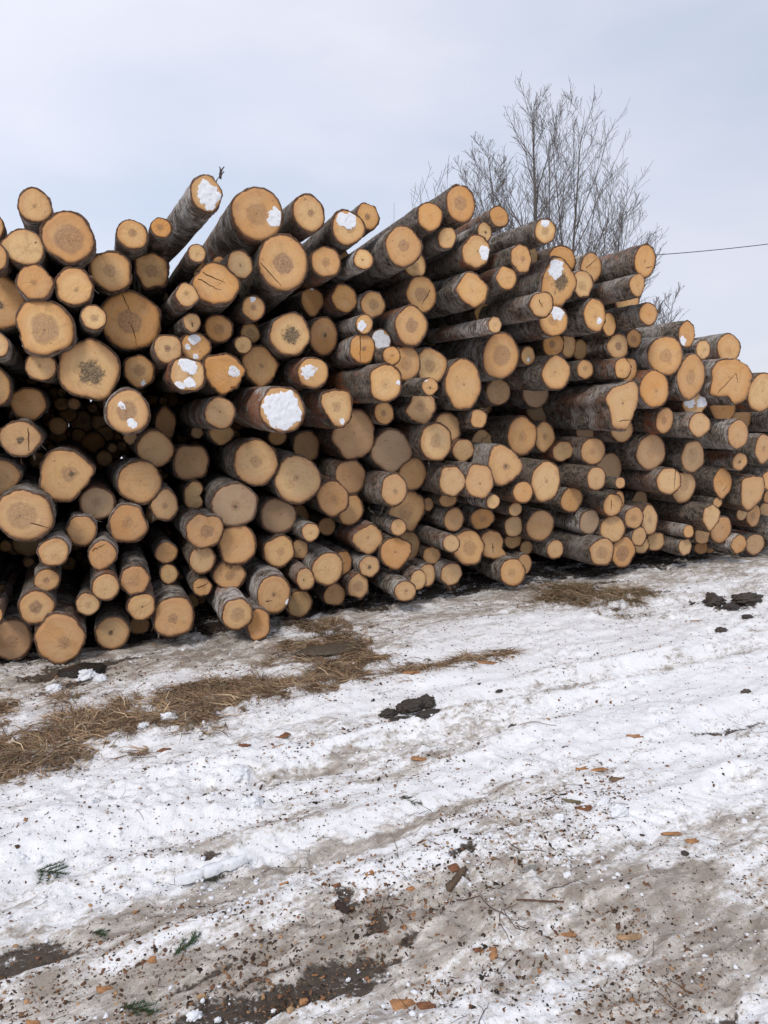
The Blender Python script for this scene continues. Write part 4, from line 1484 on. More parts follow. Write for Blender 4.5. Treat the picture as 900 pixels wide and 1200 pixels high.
def flakes(n_try, seed, smin, smax, box, cols, dens=1.0, thick=0.25):
    rs = np.random.default_rng(seed)
    u = rs.uniform(0, 1, n_try)
    y = box[2] * (box[3] / box[2]) ** u          # denser where it shows larger
    x = rs.uniform(-1, 1, n_try) * (0.55 * y + 0.35) + 0.02
    keep = rs.uniform(size=n_try) < deb_d(x, y) * dens
    x, y = x[keep], y[keep]
    n = len(x)
    z = height(x, y)
    s_ = smin * (smax / smin) ** (rs.uniform(size=n) ** 1.7) * (0.7 + 0.3 * np.minimum(y / 3, 1.6))
    # an irregular slab: 5-gon top and bottom
    k = 5
    ang = (np.arange(k) * 2 * math.pi / k)[None, :] + rs.normal(size=(n, k)) * 0.28
    el = rs.uniform(0.25, 0.95, n)
    rr = rs.uniform(0.55, 1.15, (n, k))
    lx, ly = np.cos(ang) * rr, np.sin(ang) * rr * el[:, None]
    yaw = rs.uniform(0, 6.28, n)[:, None]
    wx = lx * np.cos(yaw) - ly * np.sin(yaw); wy = lx * np.sin(yaw) + ly * np.cos(yaw)
    tx, ty = rs.normal(size=(2, n, 1)) * 0.3
    wz = wx * tx + wy * ty
    th_ = thick * rs.uniform(.4, 1.2, (n, 1))
    top = np.stack([x[:, None] + wx * s_[:, None], y[:, None] + wy * s_[:, None], z[:, None] + (wz + th_) * s_[:, None] + 0.001], -1)
    bot = np.stack([x[:, None] + wx * s_[:, None] * 1.05, y[:, None] + wy * s_[:, None] * 1.05, z[:, None] + (wz - th_) * s_[:, None] + 0.001], -1)
    v = np.concatenate([top, bot], 1).reshape(-1, 3)
    base = (np.arange(n) * 2 * k)[:, None]
    j = np.arange(k)[None, :]; j2 = (j + 1) % k
    f4 = np.stack([base + j, base + k + j, base + k + j2, base + j2], -1).reshape(-1, 4)
    f3 = np.concatenate([np.stack([base[:, 0], base[:, 0] + a_, base[:, 0] + a_ + 1], -1) for a_ in (1, 2, 3)])
    col_ = np.array(cols)[rs.integers(0, len(cols), n)] * rs.uniform(.65, 1.3, (n, 1))
    return v, f3, f4, np.repeat(col_, 2 * k, axis=0)


dcols = [(.05, .035, .025), (.07, .045, .03), (.11, .065, .04), (.16, .085, .05), (.30, .15, .07), (.035, .028, .022), (.22, .11, .06), (.42, .24, .12), (.09, .055, .035)]
mb = MB()
v, f3, f4, c = flakes(62000, 5, 0.0012, 0.0075, (0, 0, 1.6, 7.5), dcols)
mb.add(v, f3, f4, col=c)
v, f3, f4, c = flakes(3600, 6, 0.006, 0.015, (0, 0, 1.7, 7.0), dcols[2:], 0.9, .18)
mb.add(v, f3, f4, col=c)
_dd = deb_d
deb_d = lambda x, y: np.clip(_dd(x, y) - 0.42, 0, 1) * 1.6
v, f3, f4, c = flakes(16000, 26, 0.0035, 0.013, (0, 0, 1.8, 5.0), dcols + [(.34, .17, .08), (.26, .12, .06)], 1.0, .16)
mb.add(v, f3, f4, col=c)
deb_d = _dd
o = link('bark_crumbs', mb.mesh('bark_crumbs', M_DEBRIS, False))
tag(o, 'crumbs of bark, small wood chips and dirt strewn over the trampled snow', 'debris', None, 'stuff')

# fine stems and needles lying about
mb = MB()
rs = np.random.default_rng(8)
for k in range(900):
    y = 1.7 * (4.0) ** rs.uniform()
    x = rs.uniform(-1, 1) * (0.55 * y + .3)
    if rs.uniform() > deb_d(np.array([x]), np.array([y]))[0] + 0.02:
        continue
    a_ = rs.uniform(0, 6.28)
    pts, rd_ = bent_twig((x, y, gz(x, y) + 0.004), (math.cos(a_), math.sin(a_), 0.05), rs.uniform(.02, .09), rs.uniform(.0007, .0018), rs, 4, .15)
    v, f3, f4 = tube(pts, rd_, 3)
    mb.add(v, f3, f4, col=np.array([[.10, .06, .04], [.20, .13, .08], [.05, .035, .03]][k % 3]))
o = link('stem_litter', mb.mesh('stem_litter', M_DEBRIS, False))
tag(o, 'thin broken stems scattered on the dirty snow in the foreground', 'debris', None, 'stuff')

# snow crumbs (stuff)
mb = MB()
rs = np.random.default_rng(12)
iv, if_ = ICO[0]
cnt = 0
for k in range(5200):
    y = 1.7 * (4.2) ** rs.uniform()
    x = rs.uniform(-1, 1) * (0.55 * y + .3)
    if k % 4 == 0:
        px, py, ss = [(150, 1010, 120), (60, 1000, 90), (270, 1030, 60), (700, 930, 60), (600, 850, 70), (800, 830, 110), (280, 925, 120), (650, 985, 50)][rs.integers(0, 8)]
        x, y = G(px + rs.normal() * ss, py + rs.normal() * ss * 0.3)
    if y > 9 or y < 1.6:
        continue
    xa, ya_ = np.array([x]), np.array([y])
    if fbm(xa * 4, ya_ * 4, oct=3, seed=61)[0] < 0.0 and k % 4:
        continue
    s_ = 0.0022 * (5.0) ** (rs.uniform() ** 2.6) * (0.8 + 0.12 * y)
    v = iv * (1 + 0.28 * rs.normal(size=(len(iv), 1))) * s_ * np.array([1, 1, .7]) * rs.uniform(.8, 1.2, 3)
    mb.add(v + np.array([x, y, gz(x, y) + s_ * .05]), if_)
    cnt += 1
o = link('snow_crumbs', mb.mesh('snow_crumbs', M_SNOWP))
tag(o, 'loose crumbs of frozen snow lying over the trampled surface', 'snow', None, 'stuff')


# ------------------------------------------------------------------ single things on the snow
def chip(px, py, sx, sy, ang, colr, label, name='wood_chip', cat='wood chip', thick=0.0035, seed=0):
    """a torn flat flake sx by sy metres with a stepped, splintered top"""
    rs = np.random.default_rng(seed + int(px * 7 + py))
    x, y = G(px, py)
    n = 10
    th = np.arange(n) * 2 * math.pi / n
    r_ = 1 + 0.26 * rs.normal(size=n).clip(-1.3, 1.3)
    e = 4.0
    bx = np.sign(np.cos(th)) * np.abs(np.cos(th)) ** (2 / e) * r_ * sx / 2
    by = np.sign(np.sin(th)) * np.abs(np.sin(th)) ** (2 / e) * r_ * sy / 2
    rings = [(1.0, -thick), (1.0, thick * .4), (.86, thick), (.5, thick * 1.2)]
    v = []
    for s_, zz in rings:
        v.append(np.stack([bx * s_, by * s_, zz + thick * .35 * rs.normal(size=n) * (s_ < 1)], -1))
    v.append([[0, 0, thick * 1.1]])
    v = np.concatenate(v)
    v[:, 2] += 0.8 * sx * (v[:, 0] / sx) ** 2 * rs.uniform(-.1, .25)
    j = np.arange(n); j2 = (j + 1) % n
    f4 = np.concatenate([np.stack([k * n + j, k * n + j2, (k + 1) * n + j2, (k + 1) * n + j], -1) for k in range(3)])
    f3 = np.stack([np.full(n, 4 * n), 3 * n + j, 3 * n + j2], -1)
    mb = MB(); mb.add(v, f3, f4, col=np.array(colr))
    o = link(name, mb.mesh(name, M_CHIP, False))
    o.location = (x, y, gz(x, y) + thick * .8)
    o.rotation_euler = (rs.normal() * .1, rs.normal() * .1, ang)
    tag(o, label, cat, 'wood and bark chips on the snow' if cat == 'wood chip' else None)
    return o


OR = (.46, .23, .105); RB = (.25, .11, .055); TN = (.45, .29, .16)
CHIPS = [
    (472, 1160, .058, .036, .2, OR, 'bright orange square wood chip at the bottom edge, left of a brown one'),
    (500, 1163, .045, .026, .1, RB, 'reddish brown chip touching the right side of the square orange chip'),
    (578, 1104, .050, .032, 1.2, OR, 'orange oval chip lying below the forked twig'),
    (560, 1108, .028, .018, .3, RB, 'small dark chip just left of the orange oval chip'),
    (662, 1083, .062, .018, .0, OR, 'long thin orange chip right of the forked twig'),
    (737, 1081, .072, .024, .1, TN, 'largest tan chip beside the dirty ice on the lower right'),
    (789, 963, .075, .018, .0, OR, 'slim orange chip alone on clean snow at right'),
    (812, 979, .050, .024, .3, OR, 'short orange chip just above a dark crumb on the right'),
    (745, 859, .085, .026, .1, OR, 'orange chip on the heaped snow in the middle distance, right'),
    (684, 942, .075, .040, .1, RB, 'dark brown bark chunk at the end of the debris trail'),
    (672, 931, .11, .016, .1, (.20, .16, .09), 'long mossy bark sliver above the dark bark chunk', ),
    (725, 904, .085, .030, .0, (.22, .14, .085), 'brown bark flake at the upper right of the debris trail'),
    (700, 892, .10, .022, .0, OR, 'narrow orange sliver at the top of the debris trail'),
    (683, 892, .06, .022, .1, OR, 'short orange sliver left of the narrow one atop the debris trail'),
    (492, 884, .085, .038, .3, OR, 'orange chip left of the debris trail on tan ice'),
    (482, 1040, .040, .028, .4, OR, 'orange chip left of the dark broken stick'),
    (533, 1021, .034, .036, .4, RB, 'rusty chip under the top of the dark broken stick'),
    (333, 1021, .036, .020, .2, OR, 'rusty leaf-like chip by the thin curved twig'),
    (433, 1029, .032, .020, .5, OR, 'orange flake above the dark curled leaf'),
    (424, 1008, .026, .018, .1, OR, 'tiny orange flake on the tan smear, centre left'),
    (395, 1040, .034, .018, .7, RB, 'red brown flake upper left of the dark curled leaf'),
    (356, 1162, .022, .024, .3, OR, 'orange crumb on the dark mud streak near the bottom'),
    (340, 1175, .020, .018, .8, TN, 'tan crumb at the lower edge of the mud streak'),
    (178, 1116, .026, .018, .2, OR, 'orange flake between the two lower fir sprigs, left'),
    (122, 1143, .040, .022, .3, OR, 'orange brown flake on the dirty snow lower left'),
    (38, 1179, .040, .020, .1, OR, 'orange flake in the lower left corner'),
    (236, 1162, .030, .012, .0, TN, 'pale tan sliver right of the lowest fir sprig'),
    (158, 1056, .020, .014, .5, OR, 'small orange flake below the heaped snow at left'),
    (193, 876, .060, .030, .1, RB, 'reddish leaf at the lower rim of the grass strip, left'),
    (332, 856, .070, .045, .9, RB, 'rust coloured leaf standing on snow beyond the grass'),
    (285, 872, .060, .030, .3, RB, 'brown leaf left of the rust coloured one'),
    (570, 777, .12, .040, .2, OR, 'orange chip at the right tip of the small grass tussock'),
    (484, 790, .12, .038, .0, OR, 'orange chip at the left foot of the small grass tussock'),
    (815, 724, .17, .035, .0, OR, 'pale orange chip before the dark clods on the far right'),
]
for cdef in CHIPS:
    px, py, sx, sy, an, cl, lb = cdef
    chip(px, py, sx, sy, an, cl, lb)


def wood_stick(px0, py0, px1, py1, r_, label, colr, name='stick', bark_=True):
    x0, y0 = G(px0, py0); x1, y1 = G(px1, py1)
    rs = np.random.default_rng(int(px0))
    m, n = 12, 7
    p0 = np.array([x0, y0, gz(x0, y0) + r_ * .7]); p1 = np.array([x1, y1, gz(x1, y1) + r_ * .7])
    pts = p0 + np.linspace(0, 1, m)[:, None] * (p1 - p0)
    rd_ = r_ * (1 + .12 * rs.normal(size=m)); rd_[0] *= .6; rd_[-1] *= .7
    v, f3, f4 = tube(pts, rd_, n)
    v[:m * n] += rs.normal(size=(m * n, 3)) * r_ * .22
    mb = MB(); mb.add(v - p0, f3, f4, col=np.array(colr))
    o = link(name, mb.mesh(name, M_CHIP, False))
    o.location = p0
    tag(o, label, 'stick')
    return o


wood_stick(524, 1044, 545, 1022, .012, 'thick dark broken stick lying askew in the debris, foreground', (.14, .095, .065))
wood_stick(605, 1054, 662, 1053, .0032, 'thin straight reddish stick lying level above the forked twig', (.17, .09, .06))
wood_stick(640, 926, 663, 921, .0045, 'short black stick in the debris trail', (.05, .035, .03))


def twig(spec, label, colr=(.12, .07, .05)):
    """spec: list of polylines of photo spots, each with a radius"""
    x0, y0 = G(*spec[0][0][0])
    org = np.array([x0, y0, gz(x0, y0)])
    rs = np.random.default_rng(int(spec[0][0][0][0]))
    e = bpy.data.objects.new('twig', None); C.objects.link(e); e.location = org; e.empty_display_size = .05
    tag(e, label, 'twig')
    for k, (line_, r_) in enumerate(spec):
        pts = []
        for a_, b2 in zip(line_[:-1], line_[1:]):
            for s_ in np.linspace(0, 1, 4)[: 4 if b2 == line_[-1] else 3]:
                px, py = a_[0] + (b2[0] - a_[0]) * s_, a_[1] + (b2[1] - a_[1]) * s_
                x, y = G(px, py)
                pts.append((x + rs.normal() * .0015, y + rs.normal() * .0015, gz(x, y) + r_ + .004 + abs(rs.normal()) * .002))
        pts = np.array(pts)
        v, f3, f4 = tube(pts - org, np.linspace(r_, r_ * .5, len(pts)), 6)
        mb = MB(); mb.add(v, f3, f4, col=np.array(colr))
        link('stem' if k == 0 else 'side_branch', mb.mesh('stem', M_CHIP), e)


twig([([(535, 1056), (562, 1060), (585, 1072), (613, 1087)], .0022), ([(585, 1078), (590, 1066), (606, 1058)], .0016), ([(585, 1080), (592, 1090), (600, 1096)], .0016), ([(590, 1070), (596, 1078), (612, 1076)], .0012)], 'forked brown twig lying on the snow, lower centre right')
twig([([(305, 1012), (315, 1002), (335, 997), (358, 996)], .0013)], 'thin curved pale twig on the tan smear, lower left of centre', (.25, .17, .11))
twig([([(160, 954), (170, 960)], .0012), ([(158, 956), (166, 953)], .001)], 'tiny twig on clean heaped snow at left', (.16, .08, .05))
twig([([(560, 1195), (568, 1180), (572, 1172)], .0014), ([(568, 1180), (560, 1170)], .001)], 'small upright forked twig at the bottom edge', (.08, .06, .05))
twig([([(595, 985), (612, 990), (640, 992)], .0016), ([(612, 990), (600, 996)], .001)], 'twig among chips above the flat grey stone', (.09, .06, .05))
twig([([(610, 850), (630, 849), (652, 848)], .0022)], 'faint thin twig on the packed snow, middle distance', (.28, .19, .12))
twig([([(640, 1040), (668, 1040), (690, 1037)], .0016), ([(668, 1040), (655, 1032)], .0012)], 'dark twig pointing right above the straight reddish stick', (.07, .05, .04))
twig([([(806, 1170), (820, 1169)], .0016)], 'short dark twig near the bottom right corner', (.1, .07, .05))


def fir_sprig(px0, py0, px1, py1, label, nside=5, seed=0, spread=.9, green=(.045, .095, .04)):
    x0, y0 = G(px0, py0); x1, y1 = G(px1, py1)
    org = np.array([x0, y0, gz(x0, y0) + .004]); end = np.array([x1, y1, gz(x1, y1) + .01])
    rs = np.random.default_rng(seed)
    e = bpy.data.objects.new('fir_sprig', None); C.objects.link(e); e.location = org; e.empty_display_size = .05
    tag(e, label, 'fir sprig')
    d_ = end - org; Ln = np.linalg.norm(d_); d_ /= Ln
    sd = np.array([-d_[1], d_[0], 0])
    lines = [np.array([d_ * Ln * s_ + np.array([0, 0, .004 * math.sin(3 * s_)]) for s_ in np.linspace(0, 1, 8)])]
    for k in range(nside):
        s_ = .1 + .7 * k / max(1, nside)
        sg = -1 if k % 2 else 1
        dr = d_ * .75 + sd * sg * spread
        dr /= np.linalg.norm(dr)
        ll = Ln * (.62 - .5 * s_) * rs.uniform(.8, 1.2)
        lines.append(np.array([d_ * Ln * s_ + dr * ll * w_ + np.array([0, 0, .004]) for w_ in np.linspace(0, 1, 6)]))
    mb, mn = MB(), MB()
    for ln in lines:
        v, f3, f4 = tube(ln, np.linspace(.0014, .0007, len(ln)), 5)
        mb.add(v, f3, f4, col=np.array((.10, .06, .035)))
        seg = np.linalg.norm(ln[-1] - ln[0])
        nn = int(seg / .0011)
        for q_ in range(nn):
            s_ = q_ / nn
            p = ln[0] + (ln[-1] - ln[0]) * s_
            dl_ = (ln[-1] - ln[0]) / seg
            sdl = np.array([-dl_[1], dl_[0], 0])
            a_ = rs.uniform(0, math.pi)
            dirn = dl_ * .6 + sdl * math.cos(a_) + np.array([0, 0, 1]) * abs(math.sin(a_)) * .6
            dirn /= np.linalg.norm(dirn)
            l_ = rs.uniform(.009, .015)
            wv = np.cross(dirn, rs.normal(size=3)); wv /= np.linalg.norm(wv); wv *= .0013
            mn.add(np.array([p - wv, p + wv, p + dirn * l_ + wv * .3, p + dirn * l_ - wv * .3]), None, [(0, 1, 2, 3)], col=np.array(green) * rs.uniform(.7, 1.4))
    link('stem', mb.mesh('stem', M_CHIP), e)
    link('needles', mn.mesh('needles', M_NEEDLE, False), e)


fir_sprig(41, 1009, 80, 1019, 'dark green fir sprig spread on clean snow at left', 6, 1, 1.0)
fir_sprig(203, 1112, 235, 1093, 'slim fir sprig on dirty snow, upper one of the lower left pair', 3, 2, .35)
fir_sprig(140, 1163, 184, 1173, 'fir sprig lying level near the bottom left', 4, 3, .4)
fir_sprig(108, 1083, 124, 1086, 'tiny fir sprig above the dirty snow at left', 2, 4, .4)
fir_sprig(468, 926, 495, 932, 'small greenish fir sprig beside the debris trail, left end', 3, 5, .4, (.07, .08, .04))
fir_sprig(228, 1024, 262, 1014, 'bare-looking dark sprig under the snow slab', 3, 6, .5, (.05, .05, .035))


def lump(px, py, sx, sy, sz, label, name, cat, mat_, colr=None, seed=0, group=None, sub=3, amp=.3, ang=0.5, sink=.3, freq=2.2):
    iv, if_ = ICO[sub]
    rs = np.random.default_rng(seed)
    o_ = rs.uniform(0, 50, 3)
    n1 = fbm(iv[:, 0] * freq + o_[0], iv[:, 1] * freq + o_[1], iv[:, 2] * freq + o_[2], oct=4, seed=seed, rough=.6)
    v = iv * (1 + amp * 1.5 * n1)[:, None] * np.array([sx, sy, sz * (.75 if mat_ is M_CLOD else 1)]) / 2
    v = v @ np.array(Matrix.Rotation(ang, 3, 'Z')).T
    mb = MB()
    if colr is not None:
        mb.add(v, if_, col=np.array(colr))
    else:
        mb.add(v, if_)
    o = link(name, mb.mesh(name, mat_))
    x, y = G(px, py)
    o.location = (x, y, gz(x, y) + sz * (.5 - sink))
    tag(o, label, cat, group)
    return o


SO = (.055, .043, .035)
lump(482, 823, .17, .11, .085, 'largest black clod of frozen soil, middle of the snow', 'soil_clod', 'clod', M_CLOD, SO, 1, amp=.45, freq=3)
lump(500, 819, .10, .09, .10, 'smaller black clod leaning on the right of the largest one', 'soil_clod', 'clod', M_CLOD, SO, 2, amp=.45, freq=3)
lump(455, 828, .10, .07, .05, 'black clod left of the largest one', 'soil_clod', 'clod', M_CLOD, SO, 3, amp=.45, freq=3)
lump(503, 838, .16, .07, .035, 'flat dark clod in front of the black clods', 'soil_clod', 'clod', M_CLOD, (.05, .042, .036), 4, amp=.4, freq=3)
lump(466, 842, .10, .05, .03, 'low crumbly dark clod lower left of the largest clod', 'soil_clod', 'clod', M_CLOD, (.045, .038, .032), 5, amp=.4, freq=3)
lump(601, 837, .06, .05, .035, 'lone small black clod on packed snow right of the big clods', 'soil_clod', 'clod', M_CLOD, SO, 6, amp=.4)
lump(837, 704, .20, .14, .11, 'dark crumbly clod at left of the heap on the far right', 'soil_clod', 'clod', M_CLOD, (.065, .05, .04), 7, amp=.5, freq=3.5)
lump(875, 705, .30, .18, .12, 'broadest dark clod of the heap on the far right', 'soil_clod', 'clod', M_CLOD, (.065, .05, .04), 8, amp=.5, freq=3.5)
lump(833, 694, .10, .08, .09, 'small dark clod at the back of the far right heap', 'soil_clod', 'clod', M_CLOD, (.065, .05, .04), 9, amp=.5, freq=3)
lump(856, 712, .16, .10, .06, 'low clod between the two big ones on the far right', 'soil_clod', 'clod', M_CLOD, (.05, .04, .034), 10, amp=.5, freq=3)
lump(845, 737, .10, .06, .05, 'small brown clod in front of the far right heap', 'soil_clod', 'clod', M_CLOD, (.07, .05, .04), 11, amp=.4)
lump(876, 723, .09, .07, .05, 'small dark clod below the broadest far right clod', 'soil_clod', 'clod', M_CLOD, (.05, .04, .034), 12, amp=.4)
lump(813, 704, .07, .05, .04, 'tiny dark clod left of the far right heap', 'soil_clod', 'clod', M_CLOD, (.05, .04, .034), 14, amp=.4)
lump(96, 782, .26, .20, .10, 'black peaty clod on the ground beneath the lower left logs', 'soil_clod', 'clod', M_CLOD, (.022, .018, .016), 13, amp=.4, sink=.35)
lump(874, 813, .07, .04, .025, 'small flat brown clod at the right edge of the track', 'soil_clod', 'clod', M_CLOD, (.10, .075, .055), 15, amp=.4)
lump(585, 803, .05, .03, .02, 'pea-sized dark clod beside the tan hollow', 'soil_clod', 'clod', M_CLOD, SO, 16, amp=.4)
lump(633, 1082, .016, .013, .010, 'little purple-black lump right of the forked twig', 'soil_clod', 'clod', M_CLOD, (.04, .03, .035), 17, amp=.3)
lump(803, 991, .030, .025, .018, 'dark crumb below the short orange chip, right', 'soil_clod', 'clod', M_CLOD, (.06, .045, .035), 18, amp=.4)
# dark curled leaf
lump(401, 1060, .030, .075, .020, 'dark curled leaf on the dirty snow, lower centre', 'curled_leaf', 'leaf', M_CLOD, (.045, .022, .016), 19, amp=.5, ang=.6, sink=.1, freq=3)
lump(621, 1012, .075, .032, .016, 'flat grey stone among the chips, foreground', 'flat_stone', 'stone', M_CLOD, (.30, .29, .27), 20, amp=.12, sink=.1)
lump(393, 757, .55, .20, .07, 'low dark mound of earth at the foot of the pile', 'earth_mound', 'mound', M_CLOD, (.11, .085, .06), 21, amp=.15, sink=.35, ang=.4)
for k, (px, py, s_, lb) in enumerate([
        (197, 845, .085, 'white snow lump at the right end of the grass strip, left'),
        (168, 854, .055, 'snow lump lying on the grass just left of the bigger one'),
        (17, 866, .060, 'snow lump on the grass at the left edge'),
        (102, 788, .11, 'grey snow lump beside the peaty clod under the logs'),
        (117, 789, .08, 'smaller snow lump right of the one beside the peaty clod'),
        (63, 800, .09, 'snow lump in front of the largest ground log'),
        (227, 1187, .036, 'white snow lump on the mud at the bottom edge'),
        (255, 1188, .018, 'small snow pellet right of the lump on the mud'),
        (408, 1135, .014, 'tiny snow pellet on the dark mud streak'),
        (320, 1172, .014, 'tiny snow pellet at the lower rim of the mud streak'),
        (550, 1032, .026, 'snow pebble right of the broken stick'),
        (665, 1022, .034, 'snow pebble right of the flat grey stone'),
        (707, 935, .06, 'snow block beside the dark bark chunk'),
        (725, 945, .075, 'second snow block right of the dark bark chunk'),
        (655, 957, .05, 'snow block below the debris trail'),
        (280, 905, .10, 'snow clod on the heaped ridge, centre left'),
        (293, 935, .09, 'snow clod at the lower end of the heaped ridge')]):
    lump(px, py, s_, s_ * .8, s_ * .62, lb, 'snow_lump', 'snow lump', M_SNOWP, None, 40 + k, 'loose lumps of snow', amp=.5, sink=.36, freq=2.8)

# crusted slab of snow
xs_, ys_ = G(248, 1012)
n = 26
rs = np.random.default_rng(3)
s_ = np.linspace(-1, 1, n)
topv, botv = [], []
for k in range(n):
    wd = .022 * math.sqrt(max(0.02, 1 - s_[k] ** 2)) * (1 + .18 * rs.normal()) + .002
    for m_, w_ in enumerate((-1, 0, 1)):
        c_ = E * s_[k] * .135 + EN * (w_ * wd + .008 * s_[k])
        hh = .016 + .006 * (m_ == 1) - .004 * (m_ == 2) + .0015 * rs.normal()
        topv.append((c_[0], c_[1], hh)); botv.append((c_[0], c_[1], -.01))
vv_ = np.array(topv + botv)
q4 = []
for k in range(n - 1):
    for m_ in (0, 1):
        q4.append((k * 3 + m_, (k + 1) * 3 + m_, (k + 1) * 3 + m_ + 1, k * 3 + m_ + 1))
    q4.append((k * 3, k * 3 + 3 * n, (k + 1) * 3 + 3 * n, (k + 1) * 3))
    q4.append((k * 3 + 2, (k + 1) * 3 + 2, (k + 1) * 3 + 2 + 3 * n, k * 3 + 2 + 3 * n))
mb = MB(); mb.add(vv_, None, q4)
o = link('snow_slab', mb.mesh('snow_slab', M_SNOWP))
o.location = (xs_, ys_, gz(xs_, ys_) + .006)
tag(o, 'long crusted slab of snow tilted over a dark sprig, lower left', 'snow slab')

# ------------------------------------------------------------------ trees
def at(px, py, dist):
    r = ray(px, py)
    t_ = dist / r[1]
    return np.array([r[0] * t_, dist, EYE + r[2] * t_])


def grow(mt, mc, p, d_, length, r0, level, rs, up, tipr, maxlev, kids, colr):
    m = 9 if level < 2 else (7 if level == 2 else 5)
    pts = [p.copy()]
    dd = d_ / np.linalg.norm(d_)
    wob = (.025, .045, .06, .07)[min(level, 3)]
    for k in range(m - 1):
        dd = dd + rs.normal(size=3) * wob + np.array([0, 0, up])
        dd /= np.linalg.norm(dd)
        pts.append(pts[-1] + dd * length / (m - 1))
    pts = np.array(pts)
    rd_ = r0 + (tipr - r0) * np.linspace(0, 1, m) ** .85
    v, f3, f4 = tube(pts, rd_, (8, 6, 4, 3)[min(level, 3)], cap=False)
    (mt if level == 0 else mc).add(v, f3, f4, col=np.array(colr) * rs.uniform(.8, 1.2))
    if level >= maxlev:
        return
    nk = kids[level]
    for k in range(nk):
        s_ = (.16 if level == 0 else .12) + (.82) * (k + rs.uniform(0, .9)) / nk
        idx = min(m - 2, int(s_ * (m - 1)))
        fr_ = s_ * (m - 1) - idx
        q_ = pts[idx] * (1 - fr_) + pts[idx + 1] * fr_
        dirp = pts[idx + 1] - pts[idx]; dirp /= np.linalg.norm(dirp)
        a_ = rs.uniform(0, 2 * math.pi)
        side = np.array([math.cos(a_), math.sin(a_), 0.1])
        ang = rs.uniform(.45, .85) if level == 0 else rs.uniform(.35, .75)
        nd = dirp * math.cos(ang) + side * math.sin(ang)
        ll = length * (.40 * (1 - s_) ** .7 + .06) * rs.uniform(.75, 1.15) if level == 0 else length * (.60 - .30 * s_) * rs.uniform(.6, 1.2)
        rr = max(tipr, np.interp(s_, np.linspace(0, 1, m), rd_) * .55)
        grow(mt, mc, q_, nd, ll, rr, level + 1, rs, .055 if level == 0 else .02, tipr, maxlev, kids, colr)


def bare_tree(stems, label, seed, dist, kids=(16, 9, 6), maxlev=3, tipr=.006, colr=(.15, .13, .118), up=.045, name='bare_tree'):
    rs = np.random.default_rng(seed)
    b0 = at(stems[0][0], 500, dist); b0[2] = -0.02
    e = bpy.data.objects.new(name, None); C.objects.link(e); e.location = b0; e.empty_display_size = .3
    tag(e, label, 'tree' if name == 'bare_tree' else 'shrub')
    for px0, px1, py1, rr in stems:
        mt, mc = MB(), MB()
        p0 = at(px0, 500, dist + rs.normal() * .15); p0[2] = -.02
        p1 = at(px1, py1 + 14, dist + rs.normal() * .5)
        grow(mt, mc, p0 - b0, p1 - p0, np.linalg.norm(p1 - p0), rr, 0, rs, 0.0, tipr, maxlev, kids, colr)
        link('trunk', mt.mesh('trunk', M_TREE), e)
        if mc.n:
            link('crown', mc.mesh('crown', M_TREE), e)
    return e


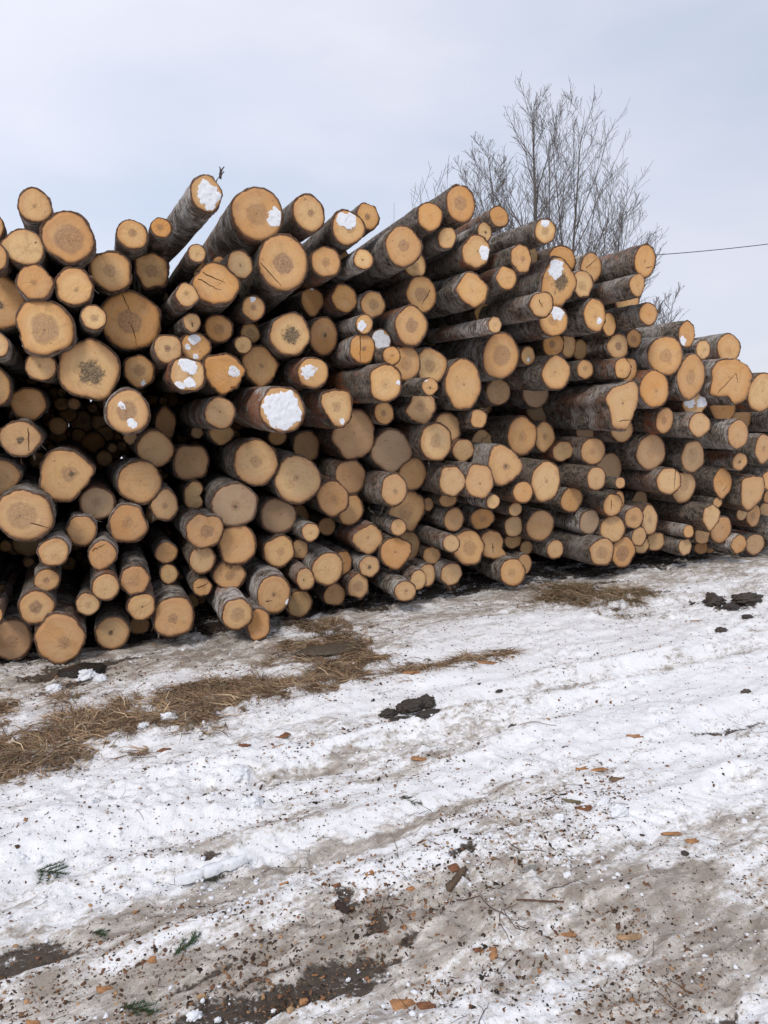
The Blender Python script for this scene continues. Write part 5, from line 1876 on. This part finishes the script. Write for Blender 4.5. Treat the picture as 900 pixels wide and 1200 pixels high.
bare_tree([(632, 617, 98, .18), (622, 585, 150, .06), (626, 560, 190, .05), (640, 650, 150, .06)], 'tallest bare tree behind the log pile, forked trunk, fine twigs', 4, 24, (25, 8, 4), 3, .0042)
bare_tree([(672, 690, 112, .10), (676, 672, 125, .06), (684, 715, 170, .05), (690, 740, 225, .045)], 'second bare tree, several slender stems, right of the tallest one', 9, 25, (20, 7, 4), 3, .0042)
bare_tree([(612, 556, 215, .035), (606, 568, 190, .035), (600, 540, 245, .03)], 'low bushy bare tree at the left of the tallest one', 14, 24.5, (12, 6, 4), 3, .005)
bare_tree([(704, 757, 270, .032), (698, 730, 240, .035)], 'low bare tree on the right flank of the tree group', 17, 25.5, (12, 6, 4), 3, .005)
bare_tree([(505, 501, 198, .018), (514, 518, 192, .018), (520, 527, 205, .018), (508, 509, 208, .014)], 'thin bare sapling tops peeping over the crowning log', 21, 24, (8, 4), 2, .0045, name='bare_shrub')
bare_tree([(775, 782, 330, .022), (770, 795, 375, .02), (768, 765, 345, .02)], 'bare twigs poking out below the highest right-hand log', 25, 24, (12, 7, 4), 3, .005, name='bare_shrub')

# ------------------------------------------------------------------ overhead cable and its poles
pa = at(320, 340, 33); pb = at(1180, 236, 33)
s_ = np.linspace(0, 1, 61)[:, None]
wp = at(765, 299, 33), at(900, 286, 33)
# parabola through the two seen spots and the right pole top
xq = np.array([wp[0][0], wp[1][0], pb[0]]); zq = np.array([wp[0][2], wp[1][2], pb[2]])
cf_ = np.polyfit(xq, zq, 2)
xc = np.linspace(pa[0], pb[0], 90)
zc = np.polyval(cf_, xc)
zc = np.maximum(zc, zc[np.argmin(np.abs(xc - wp[0][0]))] - .35 + 0 * xc)
pts = np.stack([xc, np.full(90, 33.0), zc], -1)
v, f3, f4 = tube(pts, .016, 6)
mb = MB(); mb.add(v, f3, f4, col=np.array((.03, .03, .035)))
o = link('overhead_cable', mb.mesh('overhead_cable', M_CABLE))
tag(o, 'thin dark overhead cable sagging across the sky at right', 'cable')
for p_, lb in ((pts[0], 'grey wooden pole holding the left end of the cable behind the pile'), (pts[-1], 'grey wooden pole holding the right end of the cable')):
    e = bpy.data.objects.new('utility_pole', None); C.objects.link(e); e.location = (p_[0], p_[1] + .16, 0)
    tag(e, lb, 'pole')
    hgt = p_[2] + .3
    v, f3, f4 = tube([(0, 0, -.3), (0, 0, hgt * .5), (0, 0, hgt)], [.15, .13, .10], 12)
    mb = MB(); mb.add(v, f3, f4, col=np.array((.16, .14, .12)))
    link('shaft', mb.mesh('shaft', M_TREE), e)
    v, f3, f4 = tube([(0, -.10, hgt - .36), (0, -.16, hgt - .34), (0, -.16, hgt - .26)], [.02, .025, .03], 8)
    mb = MB(); mb.add(v, f3, f4, col=np.array((.3, .3, .28)))
    link('insulator', mb.mesh('insulator', M_CABLE), e)
